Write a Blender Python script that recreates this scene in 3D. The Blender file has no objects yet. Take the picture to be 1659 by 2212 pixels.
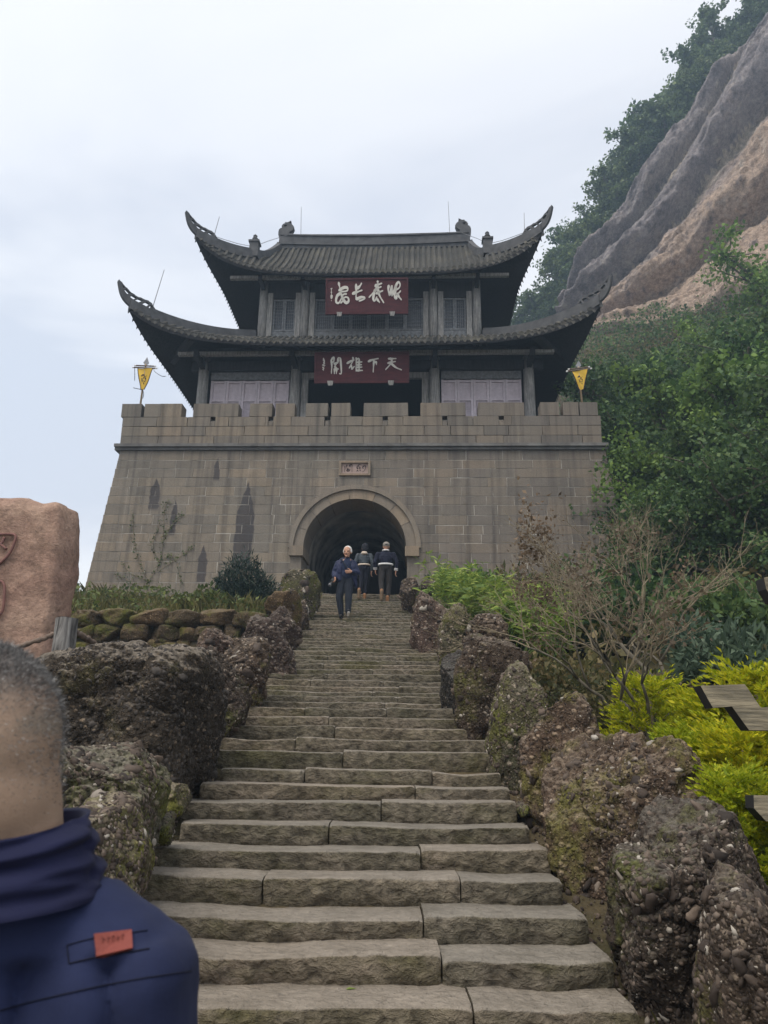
import bpy, bmesh, math, random
import numpy as np
from mathutils import Vector, Matrix
from mathutils.bvhtree import BVHTree
R = math.radians
scene = bpy.context.scene
C = scene.collection

# ---------------------------------------------------------------- camera, sky, sun, exposure
PITCH, ROLL, CZ, FL, CX, CY = R(16), R(0.8), 1.6, 1661.0, 829.5, 1106.0
cam_d = bpy.data.cameras.new('camera'); cam = bpy.data.objects.new('camera', cam_d); C.objects.link(cam)
cam_d.sensor_fit = 'VERTICAL'; cam_d.sensor_height = 36; cam_d.lens = 36 * FL / 2212
cam_d.clip_end = 3000; cam_d.clip_start = 0.05
cam_d.dof.use_dof = True; cam_d.dof.focus_distance = 14; cam_d.dof.aperture_fstop = 11
cam.matrix_world = Matrix.Translation((0, 0, CZ)) @ Matrix.Rotation(R(90) + PITCH, 4, 'X') @ Matrix.Rotation(ROLL, 4, 'Z')
scene.camera = cam
SUN_EL, SUN_AZ = R(60), R(-140)         # veiled sun, high behind the camera's left shoulder
w = bpy.data.worlds.new('World'); scene.world = w; w.use_nodes = True
nt = w.node_tree; N = nt.nodes; L = nt.links
for n in list(N): N.remove(n)
out = N.new('ShaderNodeOutputWorld'); bg = N.new('ShaderNodeBackground'); bg.inputs['Strength'].default_value = 0.1
sky = N.new('ShaderNodeTexSky'); sky.sky_type = 'NISHITA'; sky.sun_disc = False
sky.sun_elevation = SUN_EL; sky.sun_rotation = SUN_AZ; sky.air_density = 1.3; sky.dust_density = 2.5
tc = N.new('ShaderNodeTexCoord'); sep = N.new('ShaderNodeSeparateXYZ'); L.new(tc.outputs['Generated'], sep.inputs[0])
def wmath(op, a, b=None):
    m = N.new('ShaderNodeMath'); m.operation = op
    for i, v in enumerate((a, b)):
        if v is None: continue
        if isinstance(v, (int, float)): m.inputs[i].default_value = v
        else: L.new(v, m.inputs[i])
    return m.outputs[0]
zz = wmath('ADD', wmath('MAXIMUM', sep.outputs['Z'], 0.0), 0.28)
cmb = N.new('ShaderNodeCombineXYZ')
L.new(wmath('DIVIDE', sep.outputs['X'], zz), cmb.inputs[0]); L.new(wmath('DIVIDE', sep.outputs['Y'], zz), cmb.inputs[1])
nz = N.new('ShaderNodeTexNoise'); nz.inputs['Scale'].default_value = 1.15; nz.inputs['Detail'].default_value = 7; nz.inputs['Roughness'].default_value = 0.5; nz.inputs['Distortion'].default_value = 0.5
mp = N.new('ShaderNodeMapping'); mp.inputs['Location'].default_value = (2.9, 1.45, 0); mp.inputs['Scale'].default_value = (0.8, 1.25, 1)
L.new(cmb.outputs[0], mp.inputs[0]); L.new(mp.outputs[0], nz.inputs['Vector'])
rmp = N.new('ShaderNodeValToRGB'); L.new(nz.outputs['Fac'], rmp.inputs[0])
SK = 10.0
e = rmp.color_ramp.elements
e[0].position = 0.41; e[0].color = (0.40 * SK, 0.415 * SK, 0.46 * SK, 1)
e[1].position = 0.57; e[1].color = (0.545 * SK, 0.545 * SK, 0.555 * SK, 1)
k = e.new(0.48); k.color = (0.495 * SK, 0.50 * SK, 0.525 * SK, 1)
mx = N.new('ShaderNodeMixRGB'); mx.inputs[0].default_value = 0.93
L.new(sky.outputs[0], mx.inputs[1]); L.new(rmp.outputs[0], mx.inputs[2]); L.new(mx.outputs[0], bg.inputs['Color']); L.new(bg.outputs[0], out.inputs['Surface'])
sun_d = bpy.data.lights.new('sun', 'SUN'); sun_d.energy = 1.5; sun_d.angle = R(40); sun_d.color = (1.0, 0.93, 0.82)
sun = bpy.data.objects.new('sun', sun_d); C.objects.link(sun)
sdir = Vector((math.sin(SUN_AZ) * math.cos(SUN_EL), math.cos(SUN_AZ) * math.cos(SUN_EL), math.sin(SUN_EL)))
sun.rotation_euler = sdir.to_track_quat('Z', 'Y').to_euler(); sun.location = (0, 0, 60)
vs = scene.view_settings; vs.view_transform = 'Standard'; vs.look = 'None'; vs.exposure = 1.05; vs.gamma = 1.0; vs.use_curve_mapping = False
scene.cycles.use_denoising = True
try: scene.cycles.denoiser = 'OPENIMAGEDENOISE'
except Exception: pass
scene.cycles.max_bounces = 6; scene.cycles.diffuse_bounces = 3; scene.cycles.glossy_bounces = 2; scene.cycles.transmission_bounces = 3; scene.cycles.transparent_max_bounces = 6; scene.cycles.volume_bounces = 0

# ---------------------------------------------------------------- helpers
def at(x, y, Y):
    """a point of the place: direction as seen from the stair foot, at forward distance Y (metres)"""
    u, v = (x - CX) / FL, (CY - y) / FL
    u, v = u * math.cos(ROLL) - v * math.sin(ROLL), u * math.sin(ROLL) + v * math.cos(ROLL)
    r = Vector((u, math.cos(PITCH) - v * math.sin(PITCH), v * math.cos(PITCH) + math.sin(PITCH)))
    r *= Y / r.y
    return Vector((r.x, Y, r.z + CZ))
def mpv(Y): return Y * 1.03 / FL          # metres per unit of at()'s x at distance Y
_rng = np.random.default_rng(11)
def vnoise(P, seed=0):
    P = np.asarray(P, float); i = np.floor(P).astype(np.int64); f = P - i; f = f * f * (3 - 2 * f)
    def h(ix, iy, iz):
        n = (ix * 374761393 + iy * 668265263 + iz * 2147483647 + seed * 974711) & 0x7fffffff
        n = ((n ^ (n >> 13)) * 1274126177) & 0x7fffffff
        n = ((n ^ (n >> 15)) * 668265263) & 0x7fffffff
        return (n ^ (n >> 16)) / 0x7fffffff
    r = 0
    for dx in (0, 1):
        for dy in (0, 1):
            for dz in (0, 1):
                wt = (f[:, 0] if dx else 1 - f[:, 0]) * (f[:, 1] if dy else 1 - f[:, 1]) * (f[:, 2] if dz else 1 - f[:, 2])
                r = r + wt * h(i[:, 0] + dx, i[:, 1] + dy, i[:, 2] + dz)
    return r * 2 - 1
def fbm(P, o=4, seed=0, g=0.5):
    P = np.asarray(P, float); r = 0; a = 1; s = 0
    for k in range(o):
        r = r + a * vnoise(P * (2 ** k), seed + 31 * k); s += a; a *= g
    return r / s
def sstep(a, b, x):
    t = np.clip((np.asarray(x, float) - a) / (b - a), 0, 1); return t * t * (3 - 2 * t)

class MB:
    def __init__(s): s.v = []; s.f = []
    def add(s, v, f):
        o = len(s.v); s.v.extend([tuple(p) for p in v]); s.f.extend([tuple(i + o for i in q) for q in f]); return s
    def box(s, c, d, M=None):
        x, y, z = d[0] / 2, d[1] / 2, d[2] / 2
        v = [Vector((a * x, b * y, e_ * z)) for e_ in (-1, 1) for b in (-1, 1) for a in (-1, 1)]
        if M is not None: v = [M @ p for p in v]
        v = [p + Vector(c) for p in v]
        return s.add(v, [(0, 2, 3, 1), (4, 5, 7, 6), (0, 1, 5, 4), (2, 6, 7, 3), (0, 4, 6, 2), (1, 3, 7, 5)])
    def prism(s, poly, d):
        """closed polygon (3d points) pushed along d"""
        n = len(poly); d = Vector(d); a = [Vector(p) for p in poly]; b = [p + d for p in a]
        f = [tuple(range(n))[::-1], tuple(range(n, 2 * n))] + [(i, (i + 1) % n, n + (i + 1) % n, n + i) for i in range(n)]
        return s.add(a + b, f)
    def tube(s, pts, rad, n=8, cap=True, flat=1.0):
        pts = [Vector(p) for p in pts]; m = len(pts)
        if isinstance(rad, (int, float)): rad = [rad] * m
        v = []; up = None
        for i, p in enumerate(pts):
            t = (pts[min(i + 1, m - 1)] - pts[max(i - 1, 0)])
            if t.length < 1e-9: t = Vector((0, 0, 1))
            t.normalize()
            if up is None:
                up = t.cross(Vector((0.3, 0.1, 1)) if abs(t.z) < 0.9 else Vector((1, 0, 0))).normalized()
            else:
                up = (up - t * up.dot(t)); up = up.normalized() if up.length > 1e-6 else t.orthogonal().normalized()
            bi = t.cross(up)
            for k in range(n):
                a = 2 * math.pi * k / n
                v.append(p + (up * math.cos(a) + bi * math.sin(a) * flat) * rad[i])
        f = [(i * n + k, i * n + (k + 1) % n, (i + 1) * n + (k + 1) % n, (i + 1) * n + k) for i in range(m - 1) for k in range(n)]
        if cap: f += [tuple(range(n))[::-1], tuple((m - 1) * n + k for k in range(n))]
        return s.add(v, f)
    def grid(s, P, closed=False):
        """P[i][j] points"""
        m, n = len(P), len(P[0]); v = [p for r in P for p in r]
        f = [(i * n + j, i * n + (j + 1) % n, (i + 1) * n + (j + 1) % n, (i + 1) * n + j) for i in range(m - 1) for j in range(n if closed else n - 1)]
        return s.add(v, f)
    def ball(s, c, r, n=10, m=7, M=None):
        c = Vector(c); r = Vector((r, r, r)) if isinstance(r, (int, float)) else Vector(r)
        v = []
        for i in range(m + 1):
            th = math.pi * i / m
            for k in range(n):
                a = 2 * math.pi * k / n
                q = Vector((math.sin(th) * math.cos(a) * r.x, math.sin(th) * math.sin(a) * r.y, math.cos(th) * r.z))
                v.append(c + (M @ q if M is not None else q))
        return s.add(v, [(i * n + k, (i + 1) * n + k, (i + 1) * n + (k + 1) % n, i * n + (k + 1) % n) for i in range(m) for k in range(n)])
    def capsule(s, a, b, r0, r1, n=10):
        a = Vector(a); b = Vector(b); d = (b - a); l = d.length; d = d / max(l, 1e-6)
        pts = []; rad = []
        for k in range(4):
            q = math.pi / 2 * k / 4; pts.append(a - d * r0 * math.cos(q)); rad.append(max(r0 * math.sin(q), 1e-3))
        pts += [a, b]; rad += [r0, r1]
        for k in range(3, -1, -1):
            q = math.pi / 2 * k / 4; pts.append(b + d * r1 * math.cos(q)); rad.append(max(r1 * math.sin(q), 1e-3))
        return s.tube(pts, rad, n)
    def build(s, name, mat, parent=None, smooth=False, off=None):
        me = bpy.data.meshes.new(name)
        v = s.v if off is None else [tuple(Vector(p) - Vector(off)) for p in s.v]
        me.from_pydata(v, [], s.f); me.validate(); me.update()
        return link(name, me, mat, parent, smooth)
def link(name, me, mat, parent=None, smooth=False):
    if mat is not None and len(me.materials) == 0: me.materials.append(mat)
    if smooth: me.polygons.foreach_set('use_smooth', [True] * len(me.polygons))
    o = bpy.data.objects.new(name, me); C.objects.link(o)
    if parent is not None: o.parent = parent
    return o
def npmesh(name, V, Fq, k, uv=None):
    """fast mesh: V (n,3), Fq (m,k) indices"""
    me = bpy.data.meshes.new(name); V = np.asarray(V, np.float32); Fq = np.asarray(Fq, np.int32)
    me.vertices.add(len(V)); me.vertices.foreach_set('co', V.ravel())
    m = len(Fq); me.loops.add(m * k); me.loops.foreach_set('vertex_index', Fq.ravel())
    me.polygons.add(m); me.polygons.foreach_set('loop_start', np.arange(m, dtype=np.int32) * k); me.polygons.foreach_set('loop_total', np.full(m, k, np.int32))
    me.update(calc_edges=True); me.validate(); return me
def tag(o, label=None, cat=None, group=None, kind=None):
    if label: o['label'] = label
    if cat: o['category'] = cat
    if group: o['group'] = group
    if kind: o['kind'] = kind
    return o
def thing(name, label, cat, loc=(0, 0, 0), rz=0.0, group=None):
    o = bpy.data.objects.new(name, None); C.objects.link(o); o.location = loc; o.rotation_euler = (0, 0, rz); o.empty_display_size = 0.2
    return tag(o, label, cat, group)
def copy_tree(o, parent=None):
    c = o.copy(); C.objects.link(c); c.parent = parent
    for ch in list(o.children): copy_tree(ch, c)
    return c
def evald(mb, mods, name):
    """mesh of overlapping volumes -> one continuous remeshed surface"""
    me = bpy.data.meshes.new(name); me.from_pydata(mb.v, [], mb.f); me.update()
    o = bpy.data.objects.new(name, me); C.objects.link(o)
    for t, kw in mods:
        m = o.modifiers.new(t, t)
        for a, b in kw.items(): setattr(m, a, b)
    dg = bpy.context.evaluated_depsgraph_get(); dg.update()
    r = bpy.data.meshes.new_from_object(o.evaluated_get(dg))
    bpy.data.objects.remove(o); bpy.data.meshes.remove(me); r.name = name
    return r
def vox(mb, name, size, it=6, fac=0.5):
    return evald(mb, [('REMESH', dict(mode='VOXEL', voxel_size=size, use_smooth_shade=True)), ('SMOOTH', dict(iterations=it, factor=fac))], name)
def get_co(me):
    a = np.empty(len(me.vertices) * 3, np.float32); me.vertices.foreach_get('co', a); return a.reshape(-1, 3).astype(float)
def get_no(me):
    a = np.empty(len(me.vertices) * 3, np.float32); me.vertex_normals.foreach_get('vector', a); return a.reshape(-1, 3).astype(float)
def set_co(me, P):
    me.vertices.foreach_set('co', np.asarray(P, np.float32).ravel()); me.update()
def crom(pts, n=6):
    """smooth line through points"""
    p = [Vector(q) for q in pts]
    if len(p) < 3: return [p[0].lerp(p[-1], i / n) for i in range(n + 1)]
    q = [p[0] * 2 - p[1]] + p + [p[-1] * 2 - p[-2]]; o = []
    for i in range(1, len(q) - 2):
        for k in range(n):
            t = k / n
            o.append(0.5 * ((2 * q[i]) + (q[i + 1] - q[i - 1]) * t + (2 * q[i - 1] - 5 * q[i] + 4 * q[i + 1] - q[i + 2]) * t * t + (3 * q[i] - q[i - 1] - 3 * q[i + 1] + q[i + 2]) * t ** 3))
    o.append(p[-1]); return o

# ---------------------------------------------------------------- materials
class NT:
    def __init__(s, name):
        s.m = bpy.data.materials.new(name); s.m.use_nodes = True; s.t = s.m.node_tree; s.n = s.t.nodes; s.l = s.t.links
        s.b = s.n['Principled BSDF']; s.tc = s.n.new('ShaderNodeTexCoord')
    def inp(s, sock, v):
        if hasattr(v, 'links') or hasattr(v, 'is_output'): s.l.new(v, sock)
        else: sock.default_value = v
    def noise(s, scale, detail=4, rough=0.55, vec=None, sc=(1, 1, 1), dist=0.0):
        n = s.n.new('ShaderNodeTexNoise'); n.inputs['Scale'].default_value = scale; n.inputs['Detail'].default_value = detail; n.inputs['Roughness'].default_value = rough; n.inputs['Distortion'].default_value = dist
        mp = s.n.new('ShaderNodeMapping'); mp.inputs['Scale'].default_value = sc
        s.l.new(vec or s.tc.outputs['Object'], mp.inputs[0]); s.l.new(mp.outputs[0], n.inputs['Vector']); return n.outputs['Fac']
    def voro(s, scale, feat='F1', out='Distance', sc=(1, 1, 1), vec=None, rnd=1.0):
        n = s.n.new('ShaderNodeTexVoronoi'); n.feature = feat; n.inputs['Scale'].default_value = scale; n.inputs['Randomness'].default_value = rnd
        mp = s.n.new('ShaderNodeMapping'); mp.inputs['Scale'].default_value = sc
        s.l.new(vec or s.tc.outputs['Object'], mp.inputs[0]); s.l.new(mp.outputs[0], n.inputs['Vector']); return n.outputs[out]
    def ramp(s, fac, stops):
        r = s.n.new('ShaderNodeValToRGB'); s.l.new(fac, r.inputs[0]); e = r.color_ramp.elements
        while len(e) < len(stops): e.new(0.5)
        for q, (p, c) in zip(e, stops):
            q.position = p; q.color = (c, c, c, 1) if isinstance(c, (int, float)) else (*c, 1)
        return r.outputs[0]
    def mix(s, fac, a, b, mode='MIX'):
        n = s.n.new('ShaderNodeMixRGB'); n.blend_type = mode
        for sock, v in zip(n.inputs, (fac, a, b)):
            if isinstance(v, (int, float)): sock.default_value = v if sock.type == 'VALUE' else (v, v, v, 1)
            elif isinstance(v, tuple): sock.default_value = (*v, 1)
            else: s.l.new(v, sock)
        return n.outputs[0]
    def math(s, op, a, b=0.0):
        n = s.n.new('ShaderNodeMath'); n.operation = op
        for i, v in enumerate((a, b)):
            if isinstance(v, (int, float)): n.inputs[i].default_value = v
            else: s.l.new(v, n.inputs[i])
        return n.outputs[0]
    def rnd(s, what='object'):
        if what == 'object': return s.n.new('ShaderNodeObjectInfo').outputs['Random']
        return s.n.new('ShaderNodeNewGeometry').outputs['Random Per Island']
    def nz(s):
        g = s.n.new('ShaderNodeNewGeometry'); x = s.n.new('ShaderNodeSeparateXYZ'); s.l.new(g.outputs['Normal'], x.inputs[0]); return x.outputs['Z']
    def pos(s, c='Z', w='Object'):
        x = s.n.new('ShaderNodeSeparateXYZ'); s.l.new(s.tc.outputs[w], x.inputs[0]); return x.outputs[c]
    def bump(s, h, st=0.3, dist=0.02, prev=None):
        n = s.n.new('ShaderNodeBump'); n.inputs['Strength'].default_value = st; n.inputs['Distance'].default_value = dist; s.l.new(h, n.inputs['Height'])
        if prev is not None: s.l.new(prev, n.inputs['Normal'])
        return n.outputs[0]
    def done(s, col, rough=0.85, nrm=None, spec=0.3, **kw):
        s.inp(s.b.inputs['Base Color'], (*col, 1) if isinstance(col, tuple) else col)
        s.inp(s.b.inputs['Roughness'], rough); s.b.inputs['Specular IOR Level'].default_value = spec
        if nrm is not None: s.l.new(nrm, s.b.inputs['Normal'])
        for a, b in kw.items(): s.b.inputs[a].default_value = b
        return s.m
def simple(name, c, rough=0.7, var=0.25, scale=8, bump=0.0, spec=0.3, sc=(1, 1, 1), metal=0.0):
    n = NT(name); f = n.noise(scale, 5, sc=sc)
    d = tuple(max(x * (1 - var), 0) for x in c); l_ = tuple(min(x * (1 + var), 1) for x in c)
    col = n.ramp(f, [(0.3, d), (0.7, l_)])
    nr = n.bump(n.noise(scale * 4, 4, sc=sc), bump, 0.02) if bump else None
    return n.done(col, rough, nr, spec, Metallic=metal)
def leafmat(name, c1, c2, c3, trans=0.35, rough=0.55):
    n = NT(name); r = n.rnd('island'); big = n.noise(0.5, 2); ob = n.rnd('object')
    col = n.ramp(r, [(0.0, c1), (0.5, c2), (1.0, c3)])
    col = n.mix(0.6, col, n.ramp(big, [(0.3, 0.65), (0.7, 1.3)]), 'MULTIPLY')
    col = n.mix(1.0, col, n.ramp(ob, [(0.0, (0.82, 0.9, 0.95)), (1.0, (1.18, 1.08, 0.95))]), 'MULTIPLY')
    n.done(col, rough, None, 0.25)
    t = n.n.new('ShaderNodeBsdfTranslucent'); n.l.new(col, t.inputs[0])
    m = n.n.new('ShaderNodeMixShader'); m.inputs[0].default_value = trans
    n.l.new(n.b.outputs[0], m.inputs[1]); n.l.new(t.outputs[0], m.inputs[2]); n.l.new(m.outputs[0], n.n['Material Output'].inputs['Surface'])
    return n.m
M = {}
# weathered ashlar of the gate wall
def ashlar(name, base, warm, dark):
    n = NT(name); W = n.tc.outputs['Object']; r = n.rnd('object')
    pl = n.n.new('ShaderNodeNewGeometry').outputs['Position']
    big = n.noise(0.33, 5, 0.6, vec=pl); mid = n.noise(2.6, 6, 0.65, vec=pl); fine = n.noise(38, 5, 0.7, vec=pl)
    strk = n.noise(1.0, 5, 0.6, vec=pl, sc=(5.5, 5.5, 0.22))
    col = n.mix(n.ramp(big, [(0.38, 0.0), (0.62, 1.0)]), base, warm)
    col = n.mix(n.ramp(mid, [(0.3, 0.55), (0.75, 0.0)]), col, dark)
    col = n.mix(n.ramp(strk, [(0.5, 0.0), (0.72, 0.5)]), col, (0.075, 0.07, 0.066))
    col = n.mix(n.ramp(strk, [(0.26, 0.4), (0.36, 0.0)]), col, (0.38, 0.35, 0.31))
    col = n.mix(0.85, col, n.ramp(r, [(0.0, (0.74, 0.77, 0.80)), (0.45, (1.0, 1.0, 1.0)), (0.8, (1.1, 1.03, 0.92)), (1.0, (1.2, 1.08, 0.98))]), 'MULTIPLY')
    col = n.mix(0.55, col, n.ramp(fine, [(0.3, 0.6), (0.7, 1.35)]), 'MULTIPLY')
    b = n.bump(fine, 0.35, 0.02); b = n.bump(mid, 0.4, 0.03, b)
    return n.done(col, 0.92, b, 0.15)
M['ashlar'] = ashlar('weathered_ashlar', (0.20, 0.178, 0.148), (0.235, 0.185, 0.14), (0.125, 0.117, 0.105))
M['stain'] = simple('dark_water_stain', (0.062, 0.058, 0.062), 0.85, 0.3, 3, 0.2, sc=(1, 1, 0.4))
M['mortar'] = simple('patchy_lime_mortar', (0.33, 0.31, 0.275), 0.95, 0.85, 1.3, 0.3)
M['voussoir'] = ashlar('arch_stone', (0.24, 0.205, 0.165), (0.27, 0.215, 0.16), (0.16, 0.14, 0.12))
M['ledge'] = simple('dark_ledge_stone', (0.13, 0.125, 0.12), 0.9, 0.35, 3, 0.3)
M['vault'] = simple('shade_dark_vault_stone', (0.010, 0.010, 0.011), 0.95, 0.3, 2, 0.3)  # near-black colour puts the passage's deep shade into vault and floor
M['tablet'] = simple('pinkish_stone_tablet', (0.36, 0.27, 0.235), 0.85, 0.15, 5, 0.2)
M['carve'] = simple('dark_painted_carving', (0.05, 0.032, 0.032), 0.8, 0.3)
def wood(name, c, d, s=(14, 14, 1.2), st=0.35):
    n = NT(name); a = n.noise(1.5, 6, 0.65, sc=s); f = n.noise(9, 4, 0.6)
    col = n.mix(n.ramp(a, [(0.35, 0.0), (0.65, 1.0)]), d, c); col = n.mix(0.4, col, n.ramp(f, [(0.3, 0.7), (0.7, 1.3)]), 'MULTIPLY')
    return n.done(col, 0.8, n.bump(a, st, 0.02), 0.2)
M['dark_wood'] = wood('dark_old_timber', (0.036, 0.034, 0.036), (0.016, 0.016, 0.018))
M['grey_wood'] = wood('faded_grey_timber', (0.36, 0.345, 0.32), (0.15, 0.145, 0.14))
M['lattice'] = wood('grey_lattice_wood', (0.21, 0.215, 0.22), (0.12, 0.125, 0.13), (8, 8, 8))
M['panel'] = wood('pale_mauve_door_paint', (0.62, 0.55, 0.59), (0.52, 0.46, 0.50), (4, 4, 0.8), 0.1)
M['pane'] = simple('dark_window_paper', (0.035, 0.04, 0.05), 0.35, 0.2, spec=0.5)
def tilem():
    n = NT('old_grey_clay_tile'); pl = n.n.new('ShaderNodeNewGeometry').outputs['Position']
    a = n.noise(1.2, 5, 0.6, vec=pl); f = n.noise(14, 4, 0.6, vec=pl); r = n.rnd('object')
    col = n.ramp(a, [(0.3, (0.044, 0.044, 0.042)), (0.55, (0.078, 0.074, 0.066)), (0.75, (0.108, 0.10, 0.078))])
    col = n.mix(0.6, col, n.ramp(f, [(0.3, 0.6), (0.72, 1.35)]), 'MULTIPLY')
    col = n.mix(1.0, col, n.ramp(r, [(0, 0.82), (1, 1.15)]), 'MULTIPLY')
    return n.done(col, 0.9, n.bump(f, 0.4, 0.02), 0.15)
M['tile'] = tilem()
M['ridge'] = simple('grey_ridge_plaster', (0.085, 0.085, 0.088), 0.9, 0.3, 4, 0.2)
M['plaque'] = wood('dull_red_lacquer', (0.088, 0.023, 0.025), (0.055, 0.017, 0.02), (1.5, 8, 8), 0.15)
M['letter'] = simple('off_white_lettering', (0.62, 0.60, 0.54), 0.7, 0.1)
M['rod'] = simple('grey_steel_rod', (0.2, 0.2, 0.21), 0.5, 0.1, metal=0.6)
M['flag'] = simple('yellow_flag_cloth', (0.62, 0.40, 0.05), 0.8, 0.12, 5)
M['flag_trim'] = simple('dark_flag_trim', (0.035, 0.025, 0.03), 0.8, 0.2)
M['pole'] = wood('pale_bamboo_pole', (0.42, 0.32, 0.2), (0.3, 0.22, 0.14))
M['spear'] = simple('dull_spear_metal', (0.25, 0.25, 0.26), 0.5, 0.15, metal=0.3)
# conglomerate boulders
def conglo(name, base, dark, peb, moss=0.35, ps=17.0, top=(0.34, 0.31, 0.28)):
    n = NT(name); v1 = n.voro(ps, sc=(1, 1, 1.25)); c1 = n.voro(ps, out='Color', sc=(1, 1, 1.25)); v2 = n.voro(ps * 3.1); c2 = n.voro(ps * 3.1, out='Color'); a = n.noise(1.7, 5, 0.6); f = n.noise(60, 4, 0.7)
    bw = n.n.new('ShaderNodeRGBToBW'); n.l.new(c1, bw.inputs[0]); bw2 = n.n.new('ShaderNodeRGBToBW'); n.l.new(c2, bw2.inputs[0])
    mat_ = n.mix(n.ramp(a, [(0.35, 0.0), (0.65, 1.0)]), dark, base)
    pc = n.ramp(bw.outputs[0], [(0.25, tuple(x * 0.4 for x in base)), (0.48, base), (0.64, peb), (0.78, tuple(min(1, x * 1.7) for x in peb))])
    pc2 = n.ramp(bw2.outputs[0], [(0.25, dark), (0.5, base), (0.75, peb)])
    col = n.mix(n.ramp(v2, [(0.30, 0.75), (0.48, 0.0)]), mat_, pc2)
    col = n.mix(n.ramp(v1, [(0.28, 0.8), (0.42, 0.0)]), col, pc)
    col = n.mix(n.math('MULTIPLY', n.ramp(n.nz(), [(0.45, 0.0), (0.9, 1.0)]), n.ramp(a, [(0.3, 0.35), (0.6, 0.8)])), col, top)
    mo = n.math('MULTIPLY', n.ramp(n.noise(1.9, 6, 0.7), [(0.56 - 0.1 * moss, 0.0), (0.68 - 0.08 * moss, 1.0)]), min(1.0, moss * 1.2))
    col = n.mix(mo, col, n.ramp(f, [(0.3, (0.055, 0.06, 0.018)), (0.7, (0.12, 0.125, 0.03))]))
    col = n.mix(0.8, col, n.ramp(f, [(0.3, 0.45), (0.7, 1.55)]), 'MULTIPLY')
    col = n.mix(1.0, col, n.ramp(n.rnd('object'), [(0.0, (0.78, 0.80, 0.80)), (0.5, (1.0, 0.97, 0.92)), (1.0, (1.3, 1.18, 1.05))]), 'MULTIPLY')
    h = n.math('ADD', n.ramp(v1, [(0.1, 1.0), (0.42, 0.0)]), n.math('MULTIPLY', n.ramp(v2, [(0.1, 1.0), (0.45, 0.0)]), 0.5))
    b = n.bump(h, 0.8, 0.03); b = n.bump(f, 0.4, 0.02, b)
    return n.done(col, 0.93, b, 0.15)
M['conglo'] = conglo('brown_conglomerate', (0.078, 0.057, 0.044), (0.036, 0.028, 0.022), (0.18, 0.146, 0.116), 0.6, 17.0, (0.17, 0.146, 0.122))
M['conglo_dark'] = conglo('dark_conglomerate', (0.044, 0.038, 0.032), (0.02, 0.018, 0.016), (0.10, 0.083, 0.066), 0.2, 19, (0.2, 0.185, 0.165))
M['conglo_red'] = conglo('reddish_conglomerate', (0.098, 0.066, 0.055), (0.054, 0.038, 0.032), (0.19, 0.155, 0.13), 0.35, 17.0, (0.22, 0.185, 0.16))
M['conglo_moss'] = conglo('mossy_conglomerate', (0.095, 0.085, 0.06), (0.042, 0.042, 0.026), (0.21, 0.18, 0.145), 1.0, 14, (0.22, 0.2, 0.165))
M['brown_rock'] = conglo('brown_sandstone_boulder', (0.13, 0.096, 0.06), (0.06, 0.044, 0.028), (0.17, 0.13, 0.09), 0.9, 30, (0.18, 0.15, 0.1))
def pebm():
    n = NT('river_pebble'); r = n.rnd('island')
    col = n.ramp(r, [(0.0, (0.03, 0.023, 0.019)), (0.4, (0.064, 0.048, 0.038)), (0.7, (0.10, 0.075, 0.058)), (0.9, (0.155, 0.118, 0.092)), (0.985, (0.36, 0.325, 0.275))])
    return n.done(n.mix(0.5, col, n.ramp(n.noise(40, 3), [(0.3, 0.6), (0.7, 1.3)]), 'MULTIPLY'), 0.8, None, 0.25)
M['pebble'] = pebm()
M['pebble_dark'] = simple('dark_embedded_pebble', (0.055, 0.047, 0.041), 0.85, 0.6, 9)
def stepm():
    n = NT('worn_step_stone'); pl = n.n.new('ShaderNodeNewGeometry').outputs['Position']
    a = n.noise(2.0, 5, 0.6, vec=pl); f = n.noise(26, 5, 0.7, vec=pl); c = n.noise(16, 4, 0.65, vec=pl, sc=(0.9, 1, 1.5), dist=0.35); r = n.rnd('object'); up = n.nz()
    face = n.ramp(a, [(0.3, (0.095, 0.085, 0.06)), (0.5, (0.14, 0.122, 0.092)), (0.7, (0.175, 0.148, 0.118))])
    face = n.mix(0.9, face, n.ramp(c, [(0.32, 0.35), (0.5, 1.0), (0.68, 1.6)]), 'MULTIPLY')
    top0 = n.noise(9, 5, 0.7, vec=pl)
    mo = n.ramp(n.noise(1.1, 5, 0.7, vec=pl, sc=(1, 1, 2)), [(0.5, 0.0), (0.68, 0.75)])
    face = n.mix(mo, face, n.ramp(f, [(0.3, (0.05, 0.05, 0.022)), (0.7, (0.125, 0.115, 0.05))]))
    top = n.ramp(n.noise(3.5, 6, 0.7, vec=pl), [(0.25, (0.16, 0.143, 0.118)), (0.5, (0.23, 0.206, 0.175)), (0.75, (0.30, 0.268, 0.228))])
    col = n.mix(n.ramp(up, [(0.45, 0.0), (0.85, 1.0)]), face, top)
    col = n.mix(0.45, col, n.ramp(f, [(0.3, 0.65), (0.7, 1.3)]), 'MULTIPLY')
    col = n.mix(1.0, col, n.ramp(r, [(0, (0.88, 0.88, 0.86)), (0.5, (1, 0.99, 0.97)), (1, (1.1, 1.05, 1.0))]), 'MULTIPLY')
    b = n.bump(c, 1.0, 0.05); b = n.bump(f, 0.6, 0.02, b)
    return n.done(col, 0.9, b, 0.15)
M['step'] = stepm()
def groundm(name, c1, c2, c3):
    n = NT(name); a = n.noise(1.3, 6, 0.65); f = n.noise(30, 4, 0.7)
    col = n.ramp(a, [(0.3, c1), (0.5, c2), (0.7, c3)]); col = n.mix(0.6, col, n.ramp(f, [(0.3, 0.5), (0.7, 1.4)]), 'MULTIPLY')
    return n.done(col, 0.95, n.bump(f, 0.6, 0.03), 0.1)
M['soil'] = groundm('leafy_soil', (0.045, 0.045, 0.022), (0.075, 0.06, 0.036), (0.11, 0.085, 0.05))
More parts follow.
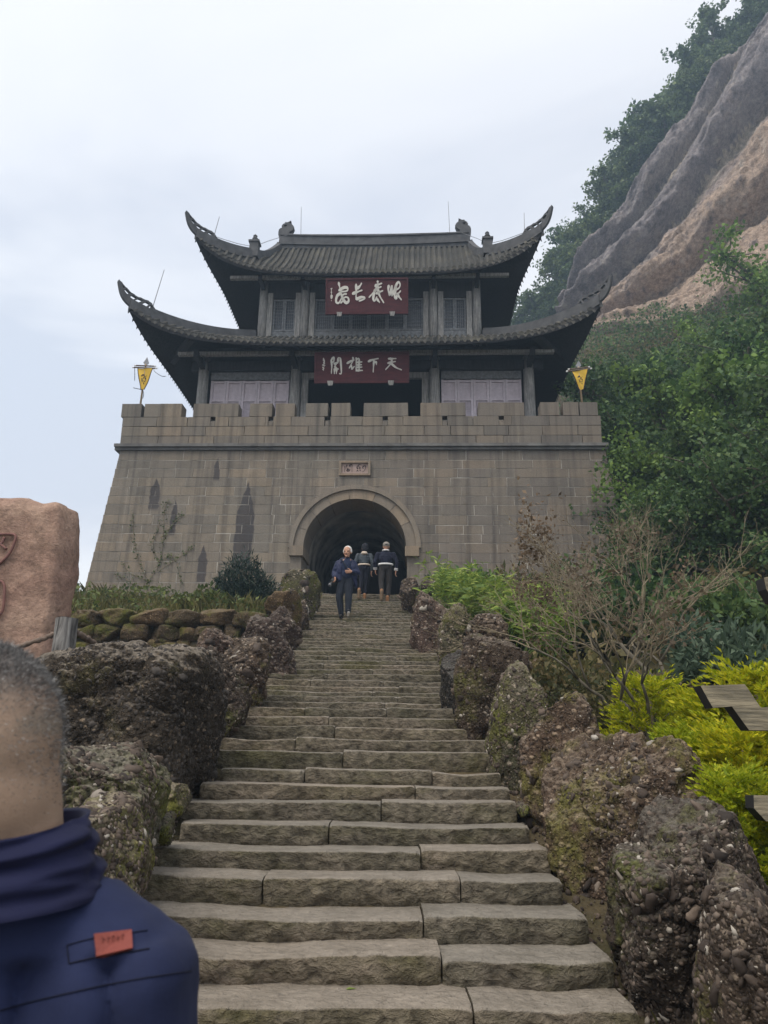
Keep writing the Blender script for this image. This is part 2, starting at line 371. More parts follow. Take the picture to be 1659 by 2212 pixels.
M['hill'] = groundm('wooded_slope_soil', (0.02, 0.028, 0.014), (0.035, 0.04, 0.02), (0.05, 0.05, 0.028))
def redstone():
    n = NT('red_sandstone'); a = n.noise(0.8, 6, 0.62, dist=0.6); f = n.noise(22, 5, 0.7); c = n.noise(6, 7, 0.72, sc=(1, 1, 1.2), dist=0.15)
    col = n.ramp(a, [(0.3, (0.27, 0.155, 0.125)), (0.45, (0.34, 0.215, 0.165)), (0.6, (0.38, 0.26, 0.195)), (0.75, (0.30, 0.175, 0.145))])
    col = n.mix(0.7, col, n.ramp(c, [(0.3, 0.4), (0.5, 1.0), (0.7, 1.25)]), 'MULTIPLY'); col = n.mix(0.6, col, n.ramp(f, [(0.3, 0.6), (0.7, 1.3)]), 'MULTIPLY')
    b = n.bump(c, 0.7, 0.06); b = n.bump(f, 0.6, 0.02, b)
    return n.done(col, 0.9, b, 0.15)
M['redstone'] = redstone()
M['red_carve'] = simple('dull_red_carved_line', (0.20, 0.10, 0.085), 0.85, 0.3)
def barkm():
    n = NT('cast_concrete_bark'); a = n.noise(3.0, 5, 0.6, sc=(6, 6, 0.8), dist=1.5)
    return n.done(n.ramp(a, [(0.38, (0.06, 0.058, 0.055)), (0.52, (0.2, 0.19, 0.18)), (0.7, (0.33, 0.32, 0.3))]), 0.85, n.bump(a, 0.9, 0.03), 0.2)
M['fakebark'] = barkm()
M['branch'] = simple('brown_cast_branch', (0.15, 0.11, 0.085), 0.8, 0.35, 12, 0.4)
M['bark'] = wood('grey_brown_bark', (0.16, 0.14, 0.105), (0.07, 0.06, 0.045), (9, 9, 1.5), 0.5)
M['twig'] = simple('pale_brown_twig', (0.22, 0.18, 0.12), 0.85, 0.3, 9)
M['board'] = wood('weathered_sign_board', (0.34, 0.29, 0.2), (0.12, 0.108, 0.08), (2.5, 10, 26), 0.5)
M['board_edge'] = simple('black_painted_board_edge', (0.018, 0.017, 0.016), 0.6, 0.3)
# foliage
M['leaf_dark'] = leafmat('dark_evergreen_leaf', (0.0364, 0.0728, 0.0319), (0.0728, 0.1365, 0.0501), (0.1365, 0.2048, 0.0683))
M['leaf_mid'] = leafmat('mid_green_leaf', (0.0638, 0.1232, 0.0382), (0.1232, 0.2125, 0.0553), (0.2125, 0.3187, 0.0765))
M['leaf_hill'] = leafmat('ridge_tree_leaf', (0.0607, 0.0911, 0.0446), (0.1114, 0.162, 0.0709), (0.1721, 0.2228, 0.0911))
M['leaf_shrub'] = leafmat('deep_green_needle_leaf', (0.014, 0.026, 0.02), (0.026, 0.046, 0.034), (0.05, 0.075, 0.05), 0.2)
M['leaf_bamboo'] = leafmat('dwarf_bamboo_leaf', (0.091, 0.156, 0.039), (0.182, 0.273, 0.0585), (0.312, 0.364, 0.078))
M['leaf_lime'] = leafmat('golden_conifer_leaf', (0.22, 0.30, 0.012), (0.46, 0.50, 0.02), (0.68, 0.64, 0.035), 0.45)
M['leaf_blue'] = leafmat('blue_green_lance_leaf', (0.0455, 0.078, 0.052), (0.091, 0.143, 0.0975), (0.156, 0.221, 0.156))
M['leaf_brown'] = leafmat('dry_brown_leaf', (0.10, 0.07, 0.045), (0.19, 0.135, 0.09), (0.29, 0.21, 0.145))
M['leaf_grass'] = leafmat('yellowing_grass_blade', (0.13, 0.135, 0.045), (0.25, 0.23, 0.085), (0.42, 0.36, 0.16))
M['leaf_under'] = leafmat('mixed_undergrowth_leaf', (0.045, 0.06, 0.024), (0.1126, 0.1126, 0.045), (0.225, 0.18, 0.09))
M['leaf_vine'] = leafmat('creeper_leaf', (0.0455, 0.0715, 0.026), (0.091, 0.1235, 0.039), (0.143, 0.169, 0.052))
# cloth and skin
def cloth(name, c, var=0.2, scale=30, bump=0.15, rough=0.85):
    n = NT(name); f = n.noise(scale, 4); w_ = n.noise(3, 3)
    col = n.mix(0.5, n.ramp(w_, [(0.3, tuple(x * (1 - var) for x in c)), (0.7, tuple(min(1, x * (1 + var)) for x in c))]), n.ramp(f, [(0.3, 0.85), (0.7, 1.15)]), 'MULTIPLY')
    m = n.done(col, rough, n.bump(n.noise(260, 2), bump, 0.002), 0.25); n.b.inputs['Sheen Weight'].default_value = 0.03; return m
M['navy'] = cloth('navy_parka_cloth', (0.0165, 0.0235, 0.068), 0.32, 45)
M['navy_shell'] = cloth('navy_shell_jacket', (0.012, 0.0165, 0.051), rough=0.55)
M['navy_dark'] = cloth('dark_navy_knit', (0.0084, 0.0098, 0.0238))
M['blue_shirt'] = cloth('dark_blue_jersey', (0.0125, 0.02, 0.05))
M['denim'] = cloth('dark_blue_trousers', (0.0132, 0.0168, 0.0258))
M['denim_dark'] = cloth('dark_denim', (0.0072, 0.0084, 0.0168))
M['olive'] = cloth('dark_olive_trousers', (0.0252, 0.0216, 0.0204))
M['leather'] = cloth('worn_slate_leather', (0.042, 0.0525, 0.0616), rough=0.5)
M['cream'] = cloth('cream_knit', (0.62, 0.52, 0.42))
M['white'] = cloth('white_cloth', (0.7, 0.69, 0.68))
M['beanie'] = cloth('charcoal_knit_hat', (0.0132, 0.0144, 0.0204))
M['cap'] = cloth('grey_cap', (0.22, 0.20, 0.175))
M['skin'] = simple('weathered_skin', (0.46, 0.25, 0.165), 0.55, 0.12, 20)
M['white_hair'] = simple('white_hair', (0.66, 0.64, 0.61), 0.7, 0.12, 60)
M['dark_feature'] = simple('dark_feature', (0.03, 0.02, 0.018), 0.6, 0.1)
M['tan_boot'] = simple('tan_boot_leather', (0.24, 0.12, 0.055), 0.65, 0.2, 20)
M['boot_sole'] = simple('brown_boot_sole', (0.16, 0.11, 0.065), 0.8, 0.3, 30)
M['black_shoe'] = simple('black_shoe', (0.015, 0.015, 0.017), 0.5, 0.2)
M['bag'] = simple('black_camera_body', (0.02, 0.02, 0.022), 0.5, 0.2)
M['seam'] = simple('dark_navy_seam', (0.005, 0.006, 0.016), 0.9, 0.1)
M['label_red'] = simple('red_leather_label', (0.19, 0.044, 0.033), 0.7, 0.12, 25, 0.2)
M['label_ink'] = simple('embossed_label_print', (0.145, 0.034, 0.027), 0.8, 0.1)
# ---------------------------------------------------------------- stair profile (world metres)
_sy = [4035, 3823, 3659, 3510, 3397, 3299, 3207, 3144, 3080, 3004, 2953, 2906, 2868, 2832, 2810, 2785, 2762, 2742, 2720, 2698, 2676, 2655, 2637, 2621, 2606, 2592, 2579, 2566, 2553, 2539, 2524, 2510, 2497, 2485, 2472, 2460, 2450, 2440, 2430, 2420, 2411, 2404, 2396, 2384]
SD = np.interp(range(1, 45), [1, 4, 7, 10, 13, 26, 43, 44], [3.75, 4.83, 5.86, 6.95, 8.05, 13.1, 21.2, 21.65])
SH = np.array([at(785, y * .54, d).z for y, d in zip(_sy, SD)])
_lk = [1, 3, 4, 5, 6, 7, 8, 9, 10, 11, 12, 13, 16, 26, 35, 44]
_lx = [215, 285, 295, 318, 388, 375, 430, 475, 455, 458, 470, 515, 545, 617, 655, 688]
_rx = [1385, 1272, 1217, 1190, 1145, 1118, 1102, 1083, 1068, 1062, 1020, 1016, 1003, 938, 905, 880]
SL = np.array([at(np.interp(i, _lk, _lx), _sy[i - 1] * .54, SD[i - 1]).x for i in range(1, 45)])
SR = np.array([at(np.interp(i, _lk, _rx), _sy[i - 1] * .54, SD[i - 1]).x for i in range(1, 45)])
# steps below the frame, down to the path
_d0 = [2.31, 2.67, 3.03, 3.39]; _h0 = [0.09, 0.18, 0.27, 0.365]
SD = np.concatenate([_d0, SD]); SH = np.concatenate([_h0, SH]); SL = np.concatenate([[-1.5] * 4, SL]); SR = np.concatenate([[1.34, 1.33, 1.32, 1.31], SR])
NS = len(SD)
def stair_h(y): return np.interp(y, np.concatenate([[1.9], SD, [22.4]]), np.concatenate([[0.0], SH, [5.47]]))
def ground_h(x, y):
    x = np.asarray(x, float); y = np.asarray(y, float)
    S = stair_h(y) - 0.16
    g = S.copy()
    left = sstep(-1.6, -2.3, x)
    ter = 3.5 + np.clip((y - 14.0) / 8.4, 0, 1.2) * 1.75
    g = np.where((y > 14.25) & (x < -1.3), S + (ter - S) * left, g)
    fall = np.maximum(0, -x - 9.5)
    g = g - 0.42 * np.minimum(fall, 60) * sstep(3, 9, y)
    g = g - 0.35 * sstep(1.7, 3.2, x) * sstep(12, 7, y)
    hill = np.maximum(0, x - 4.8) * 0.33 * sstep(7, 15, y)
    far = np.maximum(0, y - 21) * 0.72 * sstep(7.4, 13, x) + np.maximum(0, x - 8) * 0.42 * sstep(18, 28, y)
    g = g + np.minimum(hill, 6) * sstep(40, 22, y) + np.minimum(far, 26)
    n = fbm(np.stack([x * 0.5, y * 0.5, x * 0], -1), 3, 5)
    off = np.minimum(np.abs(x - np.interp(y, SD, (SL + SR) / 2)), 6) / 6
    g = g + n * 0.35 * sstep(0.3, 0.8, off)
    # valley far to the left and behind
    g = np.where(y > 60, g - 0.2 * (y - 60) * sstep(5, -10, x), g)
    return g
gx = np.concatenate([np.linspace(-160, -60, 8), np.linspace(-50, -13, 20), np.arange(-12, 30, 0.35), np.linspace(31, 80, 26), np.linspace(90, 140, 5)])
gy = np.concatenate([np.linspace(-60, -20, 5), np.linspace(-15, 1.6, 12), np.arange(1.8, 26, 0.32), np.linspace(26.5, 75, 60), np.linspace(85, 170, 8)])
GX, GY = np.meshgrid(gx, gy); gz = ground_h(GX.ravel(), GY.ravel())
nxg = len(gx); idx = np.arange(len(gz)).reshape(GX.shape)
me = npmesh('ground', np.stack([GX.ravel(), GY.ravel(), gz], -1), np.stack([idx[:-1, :-1].ravel(), idx[:-1, 1:].ravel(), idx[1:, 1:].ravel(), idx[1:, :-1].ravel()], -1), 4)
tag(link('ground', me, M['soil'], None, True), 'earth slope with leaf litter under rocks and plants', kind='structure')

# ---------------------------------------------------------------- stairway
stair = tag(bpy.data.objects.new('stairway', None), 'long flight of worn grey stone steps', kind='structure'); C.objects.link(stair)
random.seed(4)
def step_stone(x0, x1, yf, depth, zt, th, seed, n_per_m=14, droop=0.0, yl=0.0):
    n = max(6, int((x1 - x0) * n_per_m)); xs = np.linspace(x0, x1, n + 1)
    nf = 9 if n_per_m > 20 else 4
    prof = [(0.028 * (1 - k / nf) ** 2 - 0.006 * math.sin(k / nf * math.pi), -th + (th - 0.04) * k / nf) for k in range(nf)] + [(0.0, -0.016), (0.003, -0.005), (0.014, 0.0), (depth * 0.2, -0.001), (depth * 0.45, -0.006), (depth, -0.016)]
    na = nf
    V = []
    for j, (py, pz) in enumerate(prof):
        P = np.stack([xs, np.full(n + 1, yf + py), np.full(n + 1, zt + pz)], -1)
        amp = 0.034 if j < na else (0.016 if j < na + 3 else 0.007)
        q = fbm(P * 9 + seed, 4, seed, 0.62); q2 = fbm(np.stack([xs * 1.6, np.full(n + 1, j * 0.07), np.full(n + 1, seed * 1.7)], -1), 3, seed + 3)
        P[:, 1] += q * amp + q2 * (0.03 if j < na + 2 else 0.012); P[:, 2] += q2 * 0.018 * (1 if j >= na else 0) + q * 0.006
        sag = -droop * np.exp(-((xs - (x0 + x1) / 2) / ((x1 - x0) * 0.33)) ** 2)
        if j >= na: P[:, 2] += sag
        P[:, 1] += yl * (xs - (x0 + x1) / 2)
        # rounded ends
        ed = np.minimum(xs - x0, x1 - xs); rnd_ = np.exp(-(ed / 0.014) ** 2)
        if na <= j < na + 3: P[:, 2] -= rnd_ * 0.015
        if j < na + 3: P[:, 1] += rnd_ * 0.018
        V.append(P)
    mb = MB(); m = len(prof)
    mb.grid([[tuple(p) for p in r] for r in V])
    mb.add([tuple(V[j][0]) for j in range(m)], [tuple(range(m))]); mb.add([tuple(V[j][n]) for j in range(m)], [tuple(range(m))[::-1]])
    return mb
for i in range(NS):
    r = SH[i] - (SH[i - 1] if i else 0.0)
    nxt = SD[i + 1] if i + 1 < NS else SD[i] + 0.7
    x0, x1 = SL[i], SR[i]; k = 3 if i % 5 == 2 else 2
    cuts = sorted(random.uniform(0.28, 0.72) if k == 2 else q + random.uniform(-0.08, 0.08) for q in ([0.5] if k == 2 else [0.32, 0.68]))
    xs = [x0] + [x0 + (x1 - x0) * c for c in cuts] + [x1]
    for a in range(len(xs) - 1):
        mb = step_stone(xs[a] + 0.004, xs[a + 1] - 0.004, SD[i] + random.uniform(-0.012, 0.012), nxt - SD[i] + 0.13, SH[i] + random.uniform(-0.01, 0.01), r + 0.075, i * 5 + a, 44 if i < 16 else (20 if i < 28 else 8), random.uniform(0, 0.02), 0.0)
        mb.build('step_stone', M['step'], stair, True)
# landing in front of the gate
mb = MB(); Lz = 5.45
for a in range(4):
    s_ = (SR[-1] - SL[-1]) / 4
    mb2 = step_stone(SL[-1] - 0.5 + a * (s_ + 0.25), SL[-1] - 0.5 + (a + 1) * (s_ + 0.25) - 0.006, 22.0, 1.6, Lz - 0.01, 0.16, 300 + a, 6, 0.0, 0.0)
    mb2.build('landing_slab', M['step'], stair, True)

# ---------------------------------------------------------------- gate wall
G = at(767, 1285, 22.4); YAW = R(-2.5)
gate = thing('gate_wall', 'grey ashlar gate wall with arched passage and battlements above the steps', 'gate', G, YAW)
Gi = (Matrix.Translation(G) @ Matrix.Rotation(YAW, 4, 'Z')).inverted()
def gl(x, y, off, b=0.0):
    o = Gi @ Vector((0, 0, CZ)); d = (Gi.to_3x3() @ (at(x, y, 10) - Vector((0, 0, CZ))))
    t = (off + b * o.z - o.y) / (d.y - b * d.z); return o + d * t
BAT = 0.08
def stained_ashlar():
    n = NT('stained_ashlar'); n.tc.object = gate; v = n.tc.outputs['Object']; r = n.rnd('object')
    big = n.noise(0.30, 5, 0.6, vec=v); mid = n.noise(2.4, 6, 0.65, vec=v); fine = n.noise(34, 5, 0.7, vec=v); strk = n.noise(1.0, 6, 0.62, vec=v, sc=(5.5, 0.4, 0.2))
    xx = n.pos('X'); zz_ = n.pos('Z')
    col = n.mix(n.ramp(big, [(0.36, 0.0), (0.62, 1.0)]), (0.208, 0.187, 0.157), (0.228, 0.191, 0.153))
    col = n.mix(n.ramp(n.math('ADD', n.math('MULTIPLY', xx, 0.09), n.math('MULTIPLY', big, 1.2)), [(0.45, 0.0), (1.0, 0.6)]), col, (0.158, 0.136, 0.121))
    col = n.mix(n.ramp(mid, [(0.3, 0.5), (0.75, 0.0)]), col, (0.13, 0.115, 0.097))
    col = n.mix(n.ramp(strk, [(0.48, 0.0), (0.68, 0.7)]), col, (0.075, 0.067, 0.06))
    col = n.mix(n.ramp(strk, [(0.24, 0.4), (0.36, 0.0)]), col, (0.36, 0.33, 0.28))
    col = n.mix(1.0, col, n.ramp(r, [(0.0, (0.84, 0.85, 0.86)), (0.4, (0.97, 0.97, 0.97)), (0.8, (1.06, 1.03, 0.98)), (1.0, (1.14, 1.08, 1.0))]), 'MULTIPLY')
    edge = n.noise(4.0, 4, 0.6, vec=v)
    m = None
    for (ax, ay, bx, by, hw) in ((532, 1035, 525, 1245, 0.30), (338, 1030, 332, 1105, 0.17), (379, 1075, 372, 1160, 0.12), (441, 1172, 434, 1265, 0.15), (640, 1175, 634, 1250, 0.13), (470, 985, 468, 1040, 0.1)):
        A = gl(ax, ay, 0, BAT); B = gl(bx, by, 0, BAT); h = A.z - B.z
        t = n.math('MULTIPLY', n.math('SUBTRACT', A.z, zz_), 1 / h)                  # 0 at the top, 1 at the foot
        wd = n.math('MULTIPLY', n.math('MINIMUM', n.math('MULTIPLY', t, 2.6), 1.0), hw)
        dx = n.math('ABSOLUTE', n.math('ADD', n.math('SUBTRACT', xx, A.x + (B.x - A.x) * 0.5), n.math('MULTIPLY', n.math('SUBTRACT', edge, 0.5), 0.16)))
        q = n.math('MULTIPLY', n.ramp(n.math('SUBTRACT', wd, dx), [(0.0, 0.0), (0.035, 1.0)]), n.ramp(t, [(0.0, 0.0), (0.05, 1.0), (0.9, 0.9), (1.0, 0.0)]))
        m = q if m is None else n.math('MAXIMUM', m, q)
    col = n.mix(n.math('MULTIPLY', m, 0.88), col, (0.05, 0.046, 0.05))
    col = n.mix(0.55, col, n.ramp(fine, [(0.3, 0.6), (0.7, 1.35)]), 'MULTIPLY')
    b = n.bump(fine, 0.35, 0.02); b = n.bump(mid, 0.4, 0.03, b)
    return n.done(col, 0.92, b, 0.15)
M['ashlar'] = stained_ashlar()
AX, AZ, AR, RO = -0.06, 1.47, 1.55, 1.86       # arch axis, springing, inner and outer radius
def xlim(z, s): return s * (8.16 - (z + 0.38) * 0.1)
def face_y(z): return BAT * z
# mortar core with the arch cut out of it
def core_poly():
    p = [(xlim(-1.5, -1), -1.5), (xlim(4.66, -1), 4.66), (xlim(4.66, 1), 4.66), (xlim(-1.5, 1), -1.5), (AX + AR + 0.1, -1.5), (AX + AR + 0.1, AZ)]
    for k in range(1, 24):
        a = math.pi * k / 24; p.append((AX + (AR + 0.1) * math.cos(a), AZ + (AR + 0.1) * math.sin(a)))
    return p + [(AX - AR - 0.1, AZ), (AX - AR - 0.1, -1.5)]
cp = core_poly(); n = len(cp); mb = MB()
mb.add([(x, face_y(z) + 0.001, z) for x, z in cp] + [(x * 0.995, 10.0 - face_y(z), z) for x, z in cp], [tuple(range(n)), tuple(range(n, 2 * n))[::-1]] + [(i, n + i, n + (i + 1) % n, (i + 1) % n) for i in range(n)])
core = mb.build('mortar_core', M['mortar'], gate)
def block(mb, x0, x1, z0, z1, depth=0.3, y=None, pr=0.0, g=0.0065, ch=0.005):
    """dressed block: chamfered face, leaning with the wall"""
    x0 += g; x1 -= g; z0 += g; z1 -= g
    if x1 - x0 < 0.03 or z1 - z0 < 0.03: return
    fy = (lambda z: (face_y(z) if y is None else y) - pr)
    j = lambda: random.uniform(-0.006, 0.006)
    o = [(x0 + j(), z0 + j()), (x1 + j(), z0 + j()), (x1 + j(), z1 + j()), (x0 + j(), z1 + j())]
    i_ = [(x0 + ch, z0 + ch), (x1 - ch, z0 + ch), (x1 - ch, z1 - ch), (x0 + ch, z1 - ch)]
    v = [(x, fy(z) + depth, z) for x, z in o] + [(x, fy(z) + ch, z) for x, z in o] + [(x + j(), fy(z) + j() * 0.5, z + j()) for x, z in i_]
    f = [(0, 3, 2, 1), (8, 9, 10, 11)] + [(k, (k + 1) % 4, 4 + (k + 1) % 4, 4 + k) for k in range(4)] + [(4 + k, 4 + (k + 1) % 4, 8 + (k + 1) % 4, 8 + k) for k in range(4)]
    mb.add(v, f)
random.seed(21)
cz = [-1.3]
while cz[-1] < 4.3: cz.append(cz[-1] + random.choice([0.27, 0.29, 0.30, 0.32]))
cz = [-1.3 + (q + 1.3) * (4.66 + 1.3) / (cz[-1] + 1.3) for q in cz]
low = MB()
def half_w(z0, z1):
    if z1 <= AZ: return AR + 0.28
    d = max(z1 - AZ, 0)
    return math.sqrt(max(RO ** 2 - d ** 2, 0)) if d < RO else 0.0
for k in range(len(cz) - 1):
    z0, z1 = cz[k], cz[k + 1]; hw = half_w(z0, z1)
    spans = [(xlim(z0, -1), xlim(z0, 1))] if hw < 0.05 else [(xlim(z0, -1), AX - hw), (AX + hw, xlim(z0, 1))]
    for (a, b) in spans:
        x = a; first = True
        while x < b - 0.02:
            wd = random.uniform(0.42, 1.2)
            if b - (x + wd) < 0.35: wd = b - x
            sh = (xlim(z1, -1) - xlim(z0, -1)) if (first and a < -5) else 0.0
            t = low if z0 < 0.1 else MB()
            bx0 = x + (0.015 if first and a < -5 else 0); bx1 = x + wd
            block(t, bx0, bx1, z0, z1, 0.28, None, random.uniform(0.003, 0.012))
            if t is not low and t.v: t.build('stone_block', M['ashlar'], gate)
            x += wd; first = False
tag(low.build('stone_block', M['ashlar'], gate), kind='stuff')
# voussoirs, hood mould, imposts and jambs
def ring(mb, r0, r1, a0, a1, y0, y1, n=8):
    P = [[], []]
    v = []
    for k in range(n + 1):
        a = a0 + (a1 - a0) * k / n; c, s = math.cos(a), math.sin(a)
        for rr in (r0, r1):
            z = AZ + rr * s
            v += [(AX + rr * c, face_y(z) + y0, z), (AX + rr * c, face_y(z) + y1, z)]
    f = []
    for k in range(n):
        o = 4 * k; q = o + 4
        f += [(o, q, q + 2, o + 2), (o + 1, o + 3, q + 3, q + 1), (o, o + 1, q + 1, q), (o + 2, q + 2, q + 3, o + 3)]
    f += [(0, 2, 3, 1), (4 * n, 4 * n + 1, 4 * n + 3, 4 * n + 2)]
    mb.add(v, f)
va = [0, 0.45, 0.83, 1.23, 1.70, 2.08, 2.45, 2.80, math.pi]
for a, b in zip(va[:-1], va[1:]):
    mb = MB(); ring(mb, AR, RO - 0.01, a + 0.004, b - 0.004, -0.035, 1.3, 6); mb.build('voussoir', M['voussoir'], gate)
mb = MB(); ring(mb, RO - 0.015, RO + 0.13, -0.02, math.pi + 0.02, -0.11, 0.12, 40); mb.build('hood_mould', M['voussoir'], gate)
for s in (-1, 1):
    xi = AX + s * AR; mb = MB(); mb.box((xi + s * 0.18, 0.62, AZ - 0.16), (0.42, 1.45, 0.3)); mb.build('impost', M['voussoir'], gate)
    mb = MB(); mb.box((xi + s * 0.2, 0.68, 0.3), (0.34, 1.3, 2.05)); mb.build('jamb', M['voussoir'], gate)
# passage
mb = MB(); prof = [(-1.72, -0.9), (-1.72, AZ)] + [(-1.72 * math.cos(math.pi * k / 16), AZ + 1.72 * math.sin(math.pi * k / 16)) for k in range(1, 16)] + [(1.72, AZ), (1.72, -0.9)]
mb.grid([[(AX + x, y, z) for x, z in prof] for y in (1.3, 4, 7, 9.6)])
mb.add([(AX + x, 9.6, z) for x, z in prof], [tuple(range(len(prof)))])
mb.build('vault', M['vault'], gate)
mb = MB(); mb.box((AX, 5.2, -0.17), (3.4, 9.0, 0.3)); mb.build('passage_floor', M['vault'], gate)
for s in (-1, 1):
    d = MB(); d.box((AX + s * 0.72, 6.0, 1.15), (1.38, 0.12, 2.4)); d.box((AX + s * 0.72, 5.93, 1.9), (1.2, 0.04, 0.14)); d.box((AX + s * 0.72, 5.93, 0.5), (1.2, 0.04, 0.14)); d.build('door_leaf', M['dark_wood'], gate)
# ledge
x = -7.82
while x < 7.7:
    wd = min(random.uniform(1.1, 1.9), 7.74 - x)
    mb = MB(); mb.box((x + wd / 2, face_y(4.7) + 0.16, 4.705), (wd - 0.008, 0.5, 0.09)); mb.box((x + wd / 2, face_y(4.7) + 0.12, 4.80), (wd - 0.006, 0.58, 0.10)); mb.build('ledge_slab', M['ledge'], gate); x += wd
mb = MB(); mb.box((-0.04, 5.2, 4.74), (15.2, 9.6, 0.18)); mb.build('terrace_floor', M['ledge'], gate)
# parapet: three courses, drain holes, merlons
PY = 0.42
par = MB(); par.box((-0.06, PY + 0.26, 5.33), (15.3, 0.12, 0.94)); par = par.build('parapet', M['mortar'], gate)
pz = [4.85, 5.18, 5.51, 5.84]
holes = [gl(x, 906, PY).x for x in (460, 585, 708, 832, 961, 1083)]
for k in range(3):
    x = -7.72
    cuts = []
    while x < 7.6:
        wd = random.uniform(0.75, 1.35)
        if 7.6 - (x + wd) < 0.4: wd = 7.6 - x
        cuts.append((x, x + wd)); x += wd
    for a, b in cuts:
        segs = [(a, b)]
        if k == 2:
            for h in holes:
                ns = []
                for (p, q) in segs:
                    if q <= h - 0.08 or p >= h + 0.08: ns.append((p, q))
                    else:
                        if p < h - 0.08: ns.append((p, h - 0.08))
                        if q > h + 0.08: ns.append((h + 0.08, q))
                segs = ns
        for p, q in segs:
            mb = MB(); block(mb, p, q, pz[k], pz[k + 1], 0.5, PY, random.uniform(0, 0.012))
            if mb.v: mb.build('parapet_stone', M['ashlar'], par)
    if k == 2:
        for h in holes:
            mb = MB(); block(mb, h - 0.08, h + 0.08, pz[2], pz[2] + 0.18, 0.5, PY, 0.0); mb.build('parapet_stone', M['ashlar'], par)
# side and rear parapets
for s in (-1, 1):
    mb = MB(); mb.box((s * 7.42, 5.2, 5.45), (0.5, 8.6, 1.1)); mb.build('side_parapet', M['ashlar'], gate)
mx_ = [262, 392, 417, 515, 539, 637, 660, 757, 785, 882, 908, 1006, 1033, 1133, 1167, 1292]
for a, b in zip(mx_[::2], mx_[1::2]):
    x0 = gl(a, 890, PY).x; x1 = gl(b, 890, PY).x; nb = 3 if a in (262, 1167) else 2
    for k in range(nb):
        mb = MB(); c0 = x0 + (x1 - x0) * k / nb + (random.uniform(-0.12, 0.12) if 0 < k < nb else 0); c1 = x0 + (x1 - x0) * (k + 1) / nb
        block(mb, c0, c1, 5.84, 6.31, 0.5, PY, random.uniform(0, 0.01))
        sp = 0.10
        o = mb.build('merlon_stone', M['ashlar'], par)
# name tablet above the arch: two characters, read right to left
def strokes(lst, fn, wpx, h, sub=5):
    """brush strokes as raised ribbons; fn(u, v, h) -> point"""
    mb = MB()
    for st in lst:
        pts = crom([(a, b, 0) for a, b in st], sub) if len(st) > 2 else [Vector((*st[0], 0)).lerp(Vector((*st[1], 0)), k / 4) for k in range(5)]
        m = len(pts); Lf = []; Rt = []
        for i, p in enumerate(pts):
            t = pts[min(i + 1, m - 1)] - pts[max(i - 1, 0)]; t = t.normalized() if t.length > 1e-6 else Vector((1, 0, 0)); nn = Vector((-t.y, t.x, 0))
            f = i / (m - 1); wd = wpx * (0.42 + 0.16 * math.sin(f * math.pi * 1.7 + 0.6)) * (0.7 if i in (0, m - 1) else 1)
            Lf.append(p + nn * wd); Rt.append(p - nn * wd)
        s0 = pts[0] - (pts[1] - pts[0]).normalized() * wpx * 0.25; s1 = pts[-1] + (pts[-1] - pts[-2]).normalized() * wpx * 0.25
        ring_ = [s0] + Lf + [s1] + Rt[::-1]
        for i in range(m - 1):
            q = [Lf[i], Lf[i + 1], Rt[i + 1], Rt[i]]
            v = [fn(a.x, a.y, h) for a in q] + [fn(a.x, a.y, 0) for a in q]
            mb.add(v, [(0, 1, 2, 3), (0, 4, 5, 1), (2, 6, 7, 3)])
        for e_, a, b in ((s0, Lf[0], Rt[0]), (s1, Lf[-1], Rt[-1])):
            v = [fn(q.x, q.y, h) for q in (e_, a, b)] + [fn(q.x, q.y, 0) for q in (e_, a, b)]
            mb.add(v, [(0, 1, 2), (0, 3, 4, 1), (0, 3, 5, 2)])
    return mb
tl, br = gl(733, 997, 0.3), gl(800, 1028, 0.3)
tw, th_ = br.x - tl.x, tl.z - br.z; tcx, tcz = (tl.x + br.x) / 2, (tl.z + br.z) / 2; ty = face_y(tcz) - 0.02
mb = MB(); mb.box((tcx, ty + 0.02, tcz), (tw * 0.88, 0.04, th_ * 0.8)); tab = mb.build('name_tablet', M['tablet'], gate)
for (cx_, cz_, sx, sz) in ((0, th_ / 2 - 0.03, tw, 0.06), (0, -th_ / 2 + 0.03, tw, 0.06), (-tw / 2 + 0.035, 0, 0.07, th_ - 0.121), (tw / 2 - 0.035, 0, 0.07, th_ - 0.121)):
    mb = MB(); mb.box((tcx + cx_, ty - 0.012, tcz + cz_), (sx, 0.12, sz)); mb.build('tablet_frame', M['voussoir'], tab)
ge = [[(340, 390), (345, 520), (330, 680)], [(395, 340), (450, 345), (420, 400)], [(400, 400), (440, 420)], [(420, 350), (430, 490)], [(540, 330), (640, 310), (665, 350), (660, 520), (670, 680)], [(550, 370), (620, 360)], [(560, 430), (610, 420)], [(540, 340), (540, 430)], [(430, 540), (510, 490)], [(430, 560), (600, 540)], [(410, 600), (480, 650), (580, 590), (440, 590)]]
ji = [[(985, 300), (860, 460)], [(985, 310), (1085, 335)], [(930, 400), (1020, 390)], [(880, 490), (930, 480), (920, 520), (890, 520), (880, 490)], [(980, 470), (1070, 450)], [(1000, 470), (1010, 520), (1060, 510)], [(910, 580), (880, 670)], [(910, 590), (960, 655)], [(1020, 570), (1070, 640)], [(1040, 570), (1010, 620)], [(1130, 400), (1260, 380), (1280, 450), (1230, 600), (1140, 690)], [(1190, 400), (1110, 500)], [(1140, 480), (1190, 520)]]
tf = lambda u, v, h: (tcx + (u - 790) / 1420 * tw, ty - h, tcz - (v - 520) / 720 * th_)
for st in (ge, ji): strokes(st, tf, 36, 0.008).build('character', M['carve'], tab)
